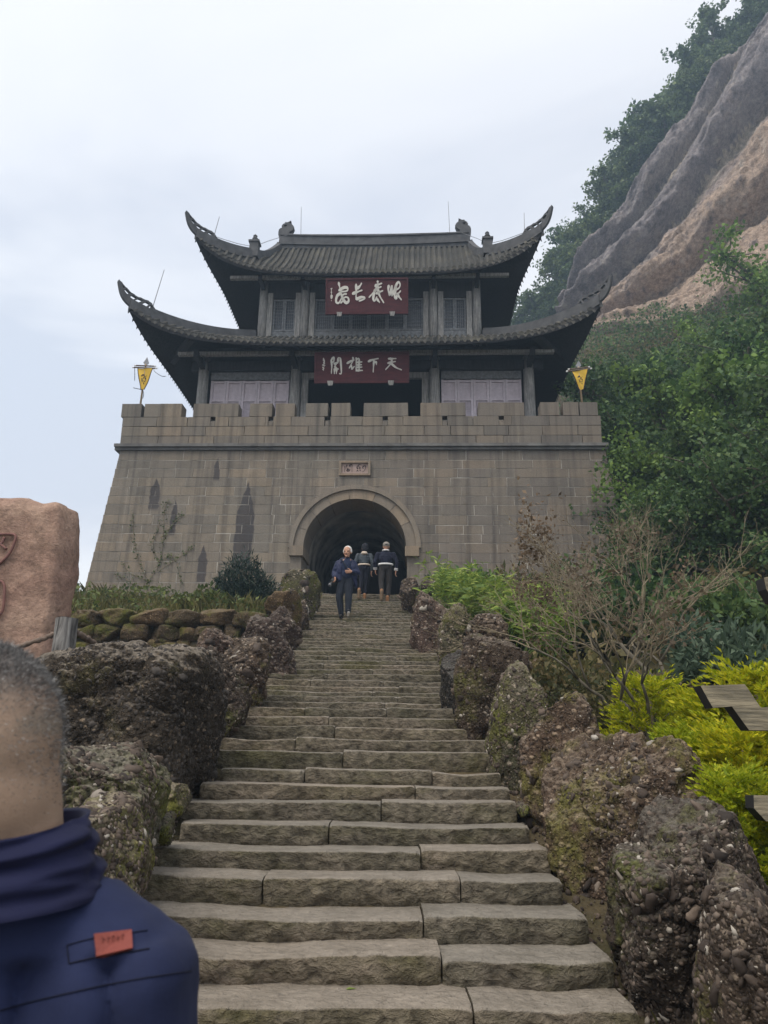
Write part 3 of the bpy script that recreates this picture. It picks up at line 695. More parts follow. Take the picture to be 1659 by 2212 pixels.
# ---------------------------------------------------------------- timber gate tower (drawn in the gate's frame)
TO = Vector((0, 5.6, 4.84))
tower = thing('gate_tower', 'two-storey timber gate tower with upswept grey tile roofs on the gate wall', 'tower', (Matrix.Translation(G) @ Matrix.Rotation(YAW, 4, 'Z')) @ TO, YAW)
def tb(mb, name, mat, parent=None, smooth=False): return mb.build(name, mat, parent or tower, smooth, TO)
def bar(mb, pts, wd, h0, h1):
    """ridge bar along pts, standing up from -h0 to h1"""
    pts = [Vector(p) for p in pts]; v = []
    for i, p in enumerate(pts):
        t = pts[min(i + 1, len(pts) - 1)] - pts[max(i - 1, 0)]; nn = Vector((-t.y, t.x, 0)).normalized() * wd / 2
        v += [p + nn - Vector((0, 0, h0)), p - nn - Vector((0, 0, h0)), p - nn + Vector((0, 0, h1)), p + nn + Vector((0, 0, h1))]
    f = [(4 * i + k, 4 * i + (k + 1) % 4, 4 * i + 4 + (k + 1) % 4, 4 * i + 4 + k) for i in range(len(pts) - 1) for k in range(4)]
    m = 4 * (len(pts) - 1); f += [(3, 2, 1, 0), (m, m + 1, m + 2, m + 3)]
    mb.add(v, f)
YC = 5.6
class Roof:
    def __init__(s, a, b, fl, z0, lift, aw, yt, zt, vside, pw=1.3): s.a, s.b, s.fl, s.z0, s.lift, s.aw, s.yt, s.zt, s.vs, s.pw = a, b, fl, z0, lift, aw, yt, zt, vside, pw
    def A(s, v): return float(np.interp(v, s.aw[0], s.aw[1]))
    def z(s, sg, v): return s.z0 + (s.zt - s.z0) * v ** s.pw + s.lift * (0.25 * abs(sg) ** 2.5 + 0.75 * abs(sg) ** 7) * (1 - v) ** 2
    def front(s, sg, v, side=-1):
        ye = YC + side * (s.b - s.fl * (1 - abs(sg) ** 4)); yt = YC + side * (YC - s.yt)
        return Vector((sg * s.A(v), ye + (yt - ye) * v, s.z(sg, v)))
    def side(s, sg, v, sd):
        xe = s.a - s.fl * (1 - abs(sg) ** 4); xm = s.A(v); x = xe + (xm - s.a) * 1.0 if v > 0 else xe
        x = xe * (1 - v) + (s.a + (xm - s.a) / max(v, 1e-6)) * v if v > 0 else xe
        B = (s.b) + (YC - s.yt - s.b) * v
        return Vector((sd * x, YC + sg * B, s.z(sg, v)))
def build_roof(rf, rows_dx, name, sides_rows=True):
    def deck(fn, v1, nm, dz, mat, par=None, ns=44, nv=10):
        mb = MB(); mb.grid([[fn(-1 + 2 * j / ns, v1 * i / nv) + Vector((0, 0, dz)) for j in range(ns + 1)] for i in range(nv + 1)]); return tb(mb, nm, mat, par, True)
    root = deck(lambda s, v: rf.front(s, v), 1, name, 0, M['tile'])
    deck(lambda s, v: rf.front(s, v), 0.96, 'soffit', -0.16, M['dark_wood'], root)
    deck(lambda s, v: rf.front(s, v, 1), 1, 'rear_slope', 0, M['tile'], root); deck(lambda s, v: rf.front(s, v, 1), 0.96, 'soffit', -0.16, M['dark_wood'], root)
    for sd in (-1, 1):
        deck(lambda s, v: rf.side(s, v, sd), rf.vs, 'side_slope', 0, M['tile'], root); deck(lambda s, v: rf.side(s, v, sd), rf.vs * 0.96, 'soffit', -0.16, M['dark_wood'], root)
    mb = MB()      # eave boards closing deck and soffit
    for fn in (lambda s: rf.front(s, 0), lambda s: rf.front(s, 0, 1), lambda s: rf.side(s, 0, -1), lambda s: rf.side(s, 0, 1)):
        mb.grid([[fn(-1 + 2 * j / 44) + Vector((0, 0, dz)) for j in range(45)] for dz in (0.0, -0.16)])
    tb(mb, 'eave_board', M['dark_wood'], root)
    def row(path, out):
        mb = MB(); nn = len(path); rad = []; pts = []
        for i, p in enumerate(path):
            pts.append(p + Vector((0, 0, 0.03))); rad.append(0.072 + (0.006 if i % 2 else -0.004))
        mb.tube(pts, rad, 6)
        p0 = path[0]; side = Vector((-out.y, out.x, 0))
        c = p0 + Vector((0, 0, 0.03)) + out * 0.012   # round end tile
        mb.add([c + side * 0.085 * math.cos(q) + Vector((0, 0, 0.085 * math.sin(q))) for q in [math.pi * k / 4 for k in range(8)]], [tuple(range(8))])
        c = p0 + side * 0.107 + Vector((0, 0, 0.0)) + out * 0.02   # pointed drip tile between two rows
        mb.prism([c - side * 0.085, c - side * 0.05 - Vector((0, 0, 0.08)) + out * 0.02, c - Vector((0, 0, 0.15)) + out * 0.045, c + side * 0.05 - Vector((0, 0, 0.08)) + out * 0.02, c + side * 0.085], out * 0.014)
        tb(mb, 'tile_row', M['tile'], root)
    def vmax(x):
        lo, hi = 0.0, 1.0
        if x <= rf.A(1): return 1.0
        for _ in range(24):
            m = (lo + hi) / 2
            if rf.A(m) > x: lo = m
            else: hi = m
        return lo
    nr = int(2 * rf.a / rows_dx)
    for k in range(nr):
        x = -rf.a + 0.1 + (2 * rf.a - 0.2) * k / (nr - 1); vm = vmax(abs(x))
        ns = max(3, int(13 * vm) + 1)
        row([rf.front(x / rf.A(vm * i / ns), vm * i / ns) for i in range(ns + 1)], Vector((0, -1, 0)))
    nsd = int(2 * rf.b / rows_dx)
    for sd in (-1, 1):
        for k in range(nsd):
            y = -rf.b + 0.1 + (2 * rf.b - 0.2) * k / (nsd - 1)
            Bt = rf.b + (YC - rf.yt - rf.b) * rf.vs
            vm = rf.vs if abs(y) <= Bt else rf.vs * (rf.b - abs(y)) / max(rf.b - Bt, 1e-6)
            ns = 4
            def pt(v): return rf.side(y / (rf.b + (YC - rf.yt - rf.b) * v), v, sd)
            row([pt(vm * i / ns) for i in range(ns + 1)], Vector((sd, 0, 0)))
    # hips with openwork horns
    lower = [(0, 0), (.155, .08), (.287, .2), (.388, .379), (.452, .58), (.492, .73)]
    upper = [(-.9, .2), (-.748, .375), (-.65, .427), (-.436, .437), (-.205, .437), (.008, .49), (.221, .61), (.403, .738), (.47, .77)]
    for sx in (-1, 1):
        for sy in (-1, 1):
            hp = [rf.front(sx, rf.vs * i / 14, sy) for i in range(15)]
            mb = MB(); bar(mb, hp, 0.2, 0.1, 0.24); bar(mb, [p + Vector((0, 0, 0.24)) for p in hp[2:]], 0.12, 0.02, 0.1); tb(mb, 'hip_ridge', M['ridge'], root)
            c = rf.front(sx, 0, sy) + Vector((0, 0, 0.02)); d = Vector((sx * 0.707, sy * 0.707, 0)); q = d.cross(Vector((0, 0, 1))) * 0.05
            P = lambda u, z, k: c + d * u + Vector((0, 0, z)) + q * k
            mb = MB()
            low_ = crom([(a, b, 0) for a, b in lower], 4); up_ = crom([(a, b, 0) for a, b in upper], 4)
            def band(A_, B_):
                m = min(len(A_), len(B_))
                mb.grid([[P(A_[i].x, A_[i].y, -1), P(B_[i].x, B_[i].y, -1), P(B_[i].x, B_[i].y, 1), P(A_[i].x, A_[i].y, 1)] for i in range(m)], True)
            base = [Vector((-0.9 + 0.9 * i / 10, -0.12 + 0.012 * i, 0)) for i in range(10)] + low_
            res = lambda pl, m: [pl[int(round(i * (len(pl) - 1) / (m - 1)))] for i in range(m)]
            m = 22; Lo = res(base, m); Up = res(up_, m)
            mid = [Lo[i].lerp(Up[i], 0.55 if i < 17 else 0.8) for i in range(m)]; rim = [Lo[i].lerp(Up[i], 0.86) for i in range(m)]
            band(Lo, mid); band(rim, [u + Vector((0, 0.02 * (i % 3 == 0), 0)) for i, u in enumerate(Up)])
            for i in range(0, m, 3): band([mid[i], mid[min(i + 1, m - 1)]], [rim[i], rim[min(i + 1, m - 1)]])
            tb(mb, 'horn_finial', M['ridge'], root)
    return root
lowr = Roof(7.75, 5.6, 0.62, 8.62, 1.0, ([0, 1], [7.75, 4.3]), 3.42, 10.30, 1.0, 1.15)
uppr = Roof(6.3, 3.95, 0.7, 12.42, 1.12, ([0, .42, 1], [6.3, 4.5, 4.0]), 5.6, 15.7, 0.42, 1.42)
r1 = build_roof(lowr, 0.217, 'lower_roof'); r2 = build_roof(uppr, 0.217, 'upper_roof')
# main ridge, gable walls, dragons, finials
mb = MB(); bar(mb, [(-3.95 + 7.9 * i / 20, YC, 15.66 + 0.10 * (abs(i - 10) / 10) ** 2) for i in range(21)], 0.24, 0.1, 0.52)
bar(mb, [(-3.97 + 7.94 * i / 20, YC, 16.16 + 0.10 * (abs(i - 10) / 10) ** 2) for i in range(21)], 0.34, 0.0, 0.06); bar(mb, [(-3.96 + 7.92 * i / 20, YC, 15.72 + 0.10 * (abs(i - 10) / 10) ** 2) for i in range(21)], 0.38, 0.0, 0.07); tb(mb, 'main_ridge', M['ridge'], r2)
for s in (-1, 1):
    p0 = uppr.front(s, 0.42); p1 = uppr.front(s, 0.42, 1)
    mb = MB(); mb.add([p0, p1, Vector((s * 4.05, YC, 15.75)), Vector((s * 4.42, YC, p0.z))], [(0, 1, 2)]); tb(mb, 'gable', M['dark_wood'], r2)
    for sy in (-1, 1):
        pts = [uppr.front(s, 0.42 + 0.58 * i / 10, sy) for i in range(11)]
        mb = MB(); bar(mb, pts, 0.24, 0.1, 0.32); tb(mb, 'descending_ridge', M['ridge'], r2)
        q = pts[0]; mb = MB(); mb.box(q + Vector((0, 0, 0.25)), (0.34, 0.34, 0.62)); mb.box(q + Vector((0, 0, 0.6)), (0.42, 0.42, 0.08)); mb.tube([q + Vector((0, 0, z)) for z in (0.62, 0.68, 0.74, 0.8, 0.86, 0.92, 1.0)], [0.13, 0.15, 0.09, 0.12, 0.07, 0.09, 0.02], 8); tb(mb, 'ridge_finial', M['ridge'], r2)
    dr = [(450, 1300), (460, 1070), (415, 980), (410, 850), (425, 740), (480, 670), (590, 632), (650, 612), (700, 592), (735, 540), (680, 515), (600, 540), (640, 608), (585, 628), (520, 580), (560, 500), (640, 450), (660, 400), (720, 420), (780, 395), (870, 345), (800, 430), (860, 480), (900, 495), (905, 512), (940, 530), (950, 560), (985, 590), (980, 630), (1000, 650), (965, 690), (975, 720), (940, 760), (880, 810), (815, 850), (830, 890), (880, 920), (950, 885), (990, 1000), (950, 1020), (1040, 1030), (1060, 1300)]
    k = 0.00112
    poly = [Vector((s * -1 * (-(4.02) - (450 - x) * k) if False else s * (4.02 + (450 - x) * k), YC - 0.13, 16.22 + (1030 - z) * k)) for x, z in dr]
    mb = MB(); mb.prism(poly, (0, 0.26, 0)); tb(mb, 'dragon_finial', M['ridge'], r2)
# storeys -------------------------------------------------------------------------------
LC, UC = [-5.76, -2.47, 2.42, 5.70], [-4.06, -2.46, 2.42, 4.05]
mb = MB(); mb.box((0, YC + 0.1, 4.93), (13.2, 8.2, 0.16)); tb(mb, 'plinth', M['ledge'])
for x in LC:
    for y in (2.3, 8.9):
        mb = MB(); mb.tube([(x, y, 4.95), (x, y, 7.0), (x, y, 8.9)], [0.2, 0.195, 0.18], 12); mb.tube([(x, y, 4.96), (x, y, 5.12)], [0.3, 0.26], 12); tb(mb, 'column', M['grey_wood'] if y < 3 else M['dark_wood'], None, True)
for z, h, y in ((8.55, 0.34, 2.3), (8.98, 0.2, 2.3)):
    mb = MB(); mb.box((0, y, z), (12.4, 0.2, h)); tb(mb, 'lintel', M['dark_wood'])
mb = MB(); mb.box((0, 1.45, 8.62), (12.9, 0.16, 0.12)); tb(mb, 'eave_purlin', M['grey_wood'])
for x in LC:
    mb = MB(); mb.box((x, 1.8, 8.5), (0.16, 1.2, 0.24)); mb.box((x, 1.55, 8.75), (0.5, 0.18, 0.14)); tb(mb, 'eave_bracket', M['dark_wood'])
for x in (-6.9, 6.85):
    mb = MB(); mb.box((x * 0.93, 1.55, 8.78), (0.2, 2.4, 0.22), Matrix.Rotation(R(35 if x < 0 else -35), 3, 'Z')); tb(mb, 'corner_beam', M['dark_wood'])
# ceilings keep the roof space dark
mb = MB(); mb.box((0, YC, 9.2), (12.0, 6.8, 0.1)); tb(mb, 'ceiling', M['dark_wood'])
mb = MB()
for x in (-5.76, 5.70): mb.box((x, YC, 7.0), (0.14, 6.5, 4.0))
mb.box((0, 8.9, 7.0), (11.3, 0.14, 4.0)); tb(mb, 'rear_wall', M['dark_wood'])
for a, b in ((LC[0], LC[1]), (LC[2], LC[3])):
    x0, x1 = a + 0.24, b - 0.24
    mb = MB(); mb.box(((x0 + x1) / 2, 2.42, 8.26), (x1 - x0, 0.08, 0.34)); tb(mb, 'transom', M['lattice'])
    n = 5; lw = (x1 - x0) / n
    mb = MB(); mb.box(((x0 + x1) / 2, 2.52, 6.6), (x1 - x0, 0.05, 3.1)); bk = tb(mb, 'door_panel', M['panel'])
    for k in range(n):
        c = x0 + lw * (k + .5); f = MB()
        for sx in (-1, 1): f.box((c + sx * (lw / 2 - 0.045), 2.46, 6.58), (0.08, 0.06, 3.0))
        for z in (8.02, 7.32, 6.1, 5.2): f.box((c, 2.462, z), (lw - 0.17, 0.05, 0.07))
        lf = tb(f, 'door_frame', M['panel'], bk)
        f = MB()
        for q in range(1, 9): f.box((c - lw / 2 + 0.085 + (lw - 0.17) * q / 9, 2.475, 6.71), (0.018, 0.03, 1.15))
        for z in (6.4, 6.7, 7.0): f.box((c, 2.478, z), (lw - 0.17, 0.026, 0.018))
        tb(f, 'slat_grille', M['panel'], bk)
for s in (-1, 1):
    mb = MB(); mb.box((s * 2.12 - 0.02, 2.4, 6.55), (0.24, 0.14, 3.2)); tb(mb, 'door_post', M['grey_wood'])
mb = MB(); mb.box((-0.02, 2.4, 8.22), (4.5, 0.14, 0.22)); tb(mb, 'door_head', M['grey_wood'])
# upper storey
for x in UC:
    for y in (3.5, 7.7):
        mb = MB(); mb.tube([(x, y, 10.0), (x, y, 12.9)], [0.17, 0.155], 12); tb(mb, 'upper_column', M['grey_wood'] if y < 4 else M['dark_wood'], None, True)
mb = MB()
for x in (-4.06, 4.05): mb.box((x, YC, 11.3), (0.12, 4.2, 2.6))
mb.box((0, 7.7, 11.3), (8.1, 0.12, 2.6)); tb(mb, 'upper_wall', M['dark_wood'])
mb = MB(); mb.box((0, 3.6, 12.42), (8.2, 0.16, 0.75)); tb(mb, 'upper_lintel', M['dark_wood'])
mb = MB(); mb.box((0, YC, 12.75), (8.4, 4.6, 0.1)); tb(mb, 'upper_ceiling', M['dark_wood'])
mb = MB(); mb.box((0, 2.75, 12.45), (10.4, 0.15, 0.12)); tb(mb, 'eave_purlin', M['grey_wood'])
for x in UC:
    mb = MB(); mb.box((x, 3.1, 12.4), (0.14, 0.9, 0.2)); tb(mb, 'eave_bracket', M['dark_wood'])
mb = MB(); mb.box((0, 3.62, 10.45), (7.9, 0.1, 0.5)); tb(mb, 'sill_board', M['lattice'])
def window(x0, x1, z0, z1, y=3.56):
    mb = MB(); mb.box(((x0 + x1) / 2, y + 0.09, (z0 + z1) / 2), (x1 - x0, 0.03, z1 - z0)); wn = tb(mb, 'window', M['pane'])
    f = MB()
    for x in (x0 + 0.035, x1 - 0.035): f.box((x, y + 0.03, (z0 + z1) / 2), (0.07, 0.08, z1 - z0))
    for z in (z0 + 0.04, z1 - 0.04): f.box(((x0 + x1) / 2, y + 0.032, z), (x1 - x0 - 0.142, 0.07, 0.08))
    tb(f, 'window_frame', M['lattice'], wn)
    f = MB(); a, b = x0 + 0.07, x1 - 0.07
    nv = max(4, int((b - a) / 0.07)); nh = int((z1 - z0 - 0.16) / 0.07)
    for k in range(1, nv): f.box((a + (b - a) * k / nv, y + 0.06, (z0 + z1) / 2), (0.02, 0.02, z1 - z0 - 0.16))
    for k in range(1, nh):
        if k % 2 == 0 or k < 3 or k > nh - 3: f.box(((a + b) / 2, y + 0.062, z0 + 0.08 + (z1 - z0 - 0.16) * k / nh), (b - a, 0.014, 0.014))
    tb(f, 'lattice', M['lattice'], wn)
ZW0, ZW1 = 10.66, 12.02
for (a, b, n) in ((-3.68, -2.82, 2), (-2.08, 2.04, 6), (2.80, 3.66, 2)):
    for k in range(n): window(a + (b - a) * k / n + 0.004, a + (b - a) * (k + 1) / n - 0.004, ZW0, ZW1)
for x in (-3.79, -2.72, -2.18, 2.14, 2.70, 3.77):
    mb = MB(); mb.box((x, 3.52, 11.25), (0.2, 0.12, 2.0)); tb(mb, 'jamb_post', M['grey_wood'])
# lightning rods and the wire along the ridge
def rod(p, h, tilt=0.0):
    mb = MB(); mb.tube([p, Vector(p) + Vector((tilt, 0, h))], [0.014, 0.009], 6); tb(mb, 'lightning_rod', M['rod'])
for (x, y, off, x2, y2) in ((650, 516, YC, 651, 443), (972, 510, YC, 968, 431)):
    a = gl(x, y, off); b = gl(x2, y2, off); rod(a - Vector((0, 0, 0.1)), (b - a).z, (b - a).x)
hu = lambda sx, v: uppr.front(sx, v) + Vector((0, 0, 0.3)); hl = lambda sx, v: lowr.front(sx, v) + Vector((0, 0, 0.3))
rod(hu(-1, 0.12), 0.95, 0.16); rod(hu(1, 0.13), 0.95, 0.02); rod(hl(-1, 0.16), 1.55, 0.28)
mb = MB(); rp = [hu(-1, 0.12) + Vector((0, 0, 0.1))] + [hu(-1, v) + Vector((0, 0, 0.14)) for v in (.2, .3, .41)] + [Vector((-4.2, YC - 1.5, 15.0)), Vector((-3.6, YC, 16.4)), Vector((-1.2, YC, 16.36)), Vector((1.2, YC, 16.36)), Vector((3.6, YC, 16.4)), Vector((4.2, YC - 1.5, 15.0))] + [hu(1, v) + Vector((0, 0, 0.14)) for v in (.41, .3, .2)] + [hu(1, 0.12) + Vector((0, 0, 0.1))]
mb.tube(rp, 0.011, 5); tb(mb, 'conductor_wire', M['rod'])
# ---------------------------------------------------------------- hung name boards
def signboard(label, x0, x1, z0, z1, yb, tilt, zw, zh, chars, small, name='signboard'):
    W_, H_ = x1 - x0, z1 - z0; c = Vector(((x0 + x1) / 2, yb, z0))
    Mw = (Matrix.Translation(G) @ Matrix.Rotation(YAW, 4, 'Z')); o = thing(name, label, 'sign', Mw @ c, YAW)
    Rt = Matrix.Rotation(tilt, 3, 'X')
    f3 = lambda x, y, z: Rt @ Vector((x, y, z))
    mb = MB(); mb.box((0, 0.03, H_ / 2), (W_, 0.06, H_)); mb.v = [tuple(f3(*p)) for p in mb.v]; mb.build('board', M['plaque'], o)
    mb = MB()
    for (cx_, cz_, sx, sz) in ((0, 0.03, W_ + 0.06, 0.06), (0, H_ - 0.03, W_ + 0.06, 0.06), (-W_ / 2, H_ / 2, 0.06, H_ - 0.125), (W_ / 2, H_ / 2, 0.06, H_ - 0.125)): mb.box((cx_, 0.02, cz_), (sx, 0.11, sz))
    mb.v = [tuple(f3(*p)) for p in mb.v]; mb.build('board_frame', M['plaque'], o)
    fn = lambda u, v, h: f3((u - (zw[0] + zw[1]) / 2) / (zw[1] - zw[0]) * W_, -h, H_ - (v - zh[0]) / (zh[1] - zh[0]) * H_)
    for ch in chars: strokes(ch, fn, 40 if zw[1] < 1610 else 30, 0.025).build('character', M['letter'], o)
    strokes(small, fn, 16, 0.015).build('side_inscription', M['letter'], o)
    for sx in (-1, 1):
        b = MB(); q = sx * W_ * 0.325 - 0.03; b.prism([f3(q - 0.1, -0.07, 0.07), f3(q + 0.1, -0.07, 0.07), f3(q + 0.075, -0.07, -0.09), f3(q - 0.075, -0.07, -0.09)], f3(0, 0.05, 0)); b.build('support_bracket', M['grey_wood'], o)
        b = MB(); b.tube([f3(sx * W_ * 0.32, 0.05, H_ - 0.1), f3(sx * W_ * 0.32, 0.05, H_) + Vector((0, 0.25, 0.25))], 0.02, 6); b.build('hanger', M['rod'], o)
yan = [[(1245, 120), (1235, 180), (1255, 270)], [(1255, 270), (1285, 200), (1302, 130), (1310, 170), (1300, 275)], [(1300, 275), (1350, 200), (1390, 110), (1430, 75), (1460, 110), (1440, 160), (1380, 190)], [(1380, 130), (1365, 220), (1355, 300), (1385, 325)], [(1385, 325), (1400, 270), (1470, 205)], [(1400, 240), (1440, 290), (1485, 335)]]
di = [[(1030, 55), (1036, 85)], [(980, 130), (1040, 110), (1110, 90)], [(1040, 110), (990, 190), (870, 295)], [(960, 210), (1030, 165), (1100, 140)], [(970, 220), (950, 310), (975, 350), (1020, 290)], [(1000, 240), (1130, 200)], [(1040, 180), (1070, 270), (1150, 375)], [(1020, 320), (1070, 370)]]
chang = [[(620, 100), (625, 200), (620, 300)], [(640, 165), (690, 130), (725, 85)], [(550, 240), (640, 215), (735, 190)], [(620, 300), (645, 315), (720, 292), (790, 300), (760, 325), (680, 348)]]
an = [[(285, 70), (310, 150)], [(290, 190), (380, 150), (450, 150), (455, 190), (400, 205), (330, 205)], [(330, 210), (320, 230), (260, 270), (240, 350), (290, 375), (340, 310), (380, 250), (440, 240)], [(340, 240), (370, 310), (430, 370), (480, 350), (470, 300), (410, 290), (360, 350), (330, 375)]]
sm1 = [[(135, 160), (165, 155)], [(150, 155), (148, 195)], [(140, 215), (160, 210)], [(150, 200), (150, 250)], [(138, 260), (165, 262), (160, 300), (140, 300), (138, 262)], [(150, 270), (150, 310)], [(150, 332), (155, 340)]]
tian = [[(1285, 150), (1420, 148)], [(1275, 215), (1410, 190)], [(1350, 150), (1330, 220), (1240, 310)], [(1330, 215), (1420, 280), (1515, 315)]]
xia = [[(940, 190), (1010, 165), (1115, 145)], [(1040, 165), (1034, 250), (1028, 345)], [(1050, 200), (1085, 200), (1080, 235)]]
xiong = [[(575, 215), (660, 175), (700, 165)], [(675, 125), (680, 170), (615, 285)], [(650, 240), (655, 300)], [(655, 300), (705, 260)], [(740, 135), (735, 160), (735, 330)], [(735, 160), (775, 140)], [(750, 200), (835, 195)], [(750, 240), (830, 235)], [(750, 275), (835, 270)], [(745, 320), (845, 320)], [(785, 150), (790, 320)]]
guan = [[(305, 155), (315, 250), (310, 360)], [(310, 150), (350, 130), (345, 190), (320, 195)], [(420, 195), (425, 135), (460, 135)], [(460, 135), (475, 250), (480, 360), (450, 365)], [(350, 220), (420, 205)], [(395, 200), (360, 270)], [(360, 260), (425, 300)], [(350, 300), (430, 295)], [(365, 300), (360, 365)], [(400, 300), (395, 365)]]
sm2 = [[(165, 135), (185, 160)], [(160, 160), (190, 175), (165, 195)], [(190, 180), (175, 220), (195, 215)], [(150, 235), (200, 240)], [(170, 230), (185, 265)], [(155, 265), (180, 290), (155, 300)], [(165, 300), (175, 318)]]
a, b = gl(684, 772, 1.35), gl(882, 828, 1.25)
signboard('red name board with off-white characters 天下雄关 under the lower eave', a.x, b.x, b.z, a.z + 0.05, 1.22, R(9), (30, 1630), (45, 505), (tian, xia, xiong, guan), sm2)
a, b = gl(708, 612, 2.6), gl(880, 678, 2.5)
signboard('red name board with off-white characters 眼底长安 under the upper eave', a.x, b.x, b.z, a.z, 2.5, R(10), (55, 1600), (10, 540), (yan, di, chang, an), sm1)
# ---------------------------------------------------------------- flags on the battlements
def flag(label, bx, by, tx, ty_, lean, cloth_tilt, ribbons):
    yb = 0.65; p = gl(bx, by, yb); t = gl(tx, ty_, yb); Mw = (Matrix.Translation(G) @ Matrix.Rotation(YAW, 4, 'Z'))
    p.z = 6.3; o = thing('banner_flag', label, 'flag', Mw @ p, YAW, 'flags on the battlements'); Lp = t - p
    dirp = Lp.normalized(); side = Vector((1, 0, cloth_tilt)).normalized(); H_ = Lp.length
    q = lambda u, h, y=0.0: dirp * h + side * u + Vector((0, y, 0))
    mb = MB(); mb.tube([q(0, 0), q(0, H_ * 0.86)], [0.035, 0.028], 8); mb.build('pole', M['pole'], o, True)
    mb = MB(); mb.prism([q(0, H_ * 0.82, -0.015), q(0.1, H_ * 0.885, -0.015), q(0.02, H_ * 1.0, -0.015), q(-0.09, H_ * 0.885, -0.015)], (0, 0.03, 0)); mb.build('spear_head', M['spear'], o)
    for h, hw in ((0.815, 0.3), (0.775, 0.36)):
        mb = MB(); mb.tube([q(-hw, H_ * h, -0.04), q(hw, H_ * h, -0.04)], 0.025, 8); mb.build('crossbar', M['branch'], o)
        mb = MB()
        for s in (-1, 1): mb.tube([q(s * hw, H_ * h, -0.04), q(s * (hw + 0.06), H_ * h, -0.04)], 0.028, 8)
        mb.build('bar_tip', M['white'], o)
    h0, h1 = 0.33, 0.76
    def cl(u, v): return q(u * (0.06 + 0.2 * v) + 0.02, H_ * (h0 + (h1 - h0) * v), -0.05 - 0.03 * math.sin(v * 6 + u * 2.5))
    mb = MB(); P = [[cl(-1 + 2 * j / 8, i / 10) for j in range(9)] for i in range(11)]; mb.grid(P); mb.grid([[p_ + Vector((0, 0.012, 0)) for p_ in r] for r in P]); fl = mb.build('flag_cloth', M['flag'], o, True)
    mb = MB()
    for s in (-1, 1): mb.tube([cl(s, i / 10) for i in range(11)], 0.014, 5)
    mb.build('trim', M['flag_trim'], fl)
    em = [[(-.5, .62), (-.2, .7), (.1, .6), (.35, .68)], [(-.1, .75), (0, .6), (-.25, .45), (-.05, .35)], [(.15, .55), (.4, .5), (.3, .38), (.05, .42)], [(-.45, .5), (-.3, .45)], [(-.4, .38), (-.2, .42)], [(.1, .3), (.35, .26)]]
    mb = strokes(em, lambda u, v, h: cl(u, v) + Vector((0, -0.006 - h * 0.2, 0)), 0.07, 0.01); mb.build('emblem', M['flag_trim'], fl)
    for pts in ribbons:
        mb = MB(); pp = crom([q(a, H_ * b, -0.05) for a, b in pts], 4); mb.tube(pp, [0.022] * (len(pp) - 1) + [0.01], 5, True, 0.35); mb.build('ribbon', M['flag_trim'], o)
flag('yellow pennant with dark ribbons blown sideways, on the left corner battlement', 303, 876, 317, 772, 0, -0.05, [[(-0.34, .77), (-0.3, .6), (-0.28, .5)], [(0.3, .77), (0.36, .7), (0.6, .62), (0.75, .62)], [(0.02, .33), (-0.2, .35), (-0.3, .36)], [(0.03, .33), (0.08, .25), (0.07, .15)]])
flag('yellow pennant hanging straight on a pale pole, beside the wooded slope', 1257, 866, 1248, 779, 0, 0.12, [[(-0.04, .33), (-0.1, .22)], [(0.05, .33), (0.12, .2)]])
# ---------------------------------------------------------------- boulders beside the steps
_ico = {}
def ico(sub):
    if sub not in _ico:
        bm = bmesh.new(); bmesh.ops.create_icosphere(bm, subdivisions=sub, radius=1.0)
        _ico[sub] = (np.array([v.co[:] for v in bm.verts]), np.array([[v.index for v in f.verts] for f in bm.faces], np.int32)); bm.free()
    return _ico[sub]
def rock_verts(size, seed, sub=5, pw=3.0, cuts=6, rough=0.10, cdist=(0.58, 0.92), warp=0.30):
    D, Fc = ico(sub); rg = np.random.default_rng(seed); P = D / (np.sum(np.abs(D) ** pw, 1) ** (1 / pw))[:, None]
    P = P * (1 + warp * fbm(D * 1.15 + seed * 1.7, 2, seed + 2))[:, None]
    for _ in range(cuts):
        n = rg.normal(size=3); n /= np.linalg.norm(n); d = rg.uniform(*cdist); t = P @ n; k = np.maximum(t - d, 0)
        P = P - n[None] * (k * 0.93)[:, None]
    P = P * np.array(size)
    m = min(size); nn = D
    crk = np.abs(fbm(P * 2.3, 3, seed + 4)); 
    P = P + nn * (fbm(P / m * 0.9 + seed, 3, seed) * m * rough * 2.0 + fbm(P * 4.5 + seed, 5, seed + 9, 0.66) * min(0.095, m * 0.24) - np.exp(-(crk / 0.035) ** 2) * min(0.035, m * 0.12))[:, None]
    return P, Fc
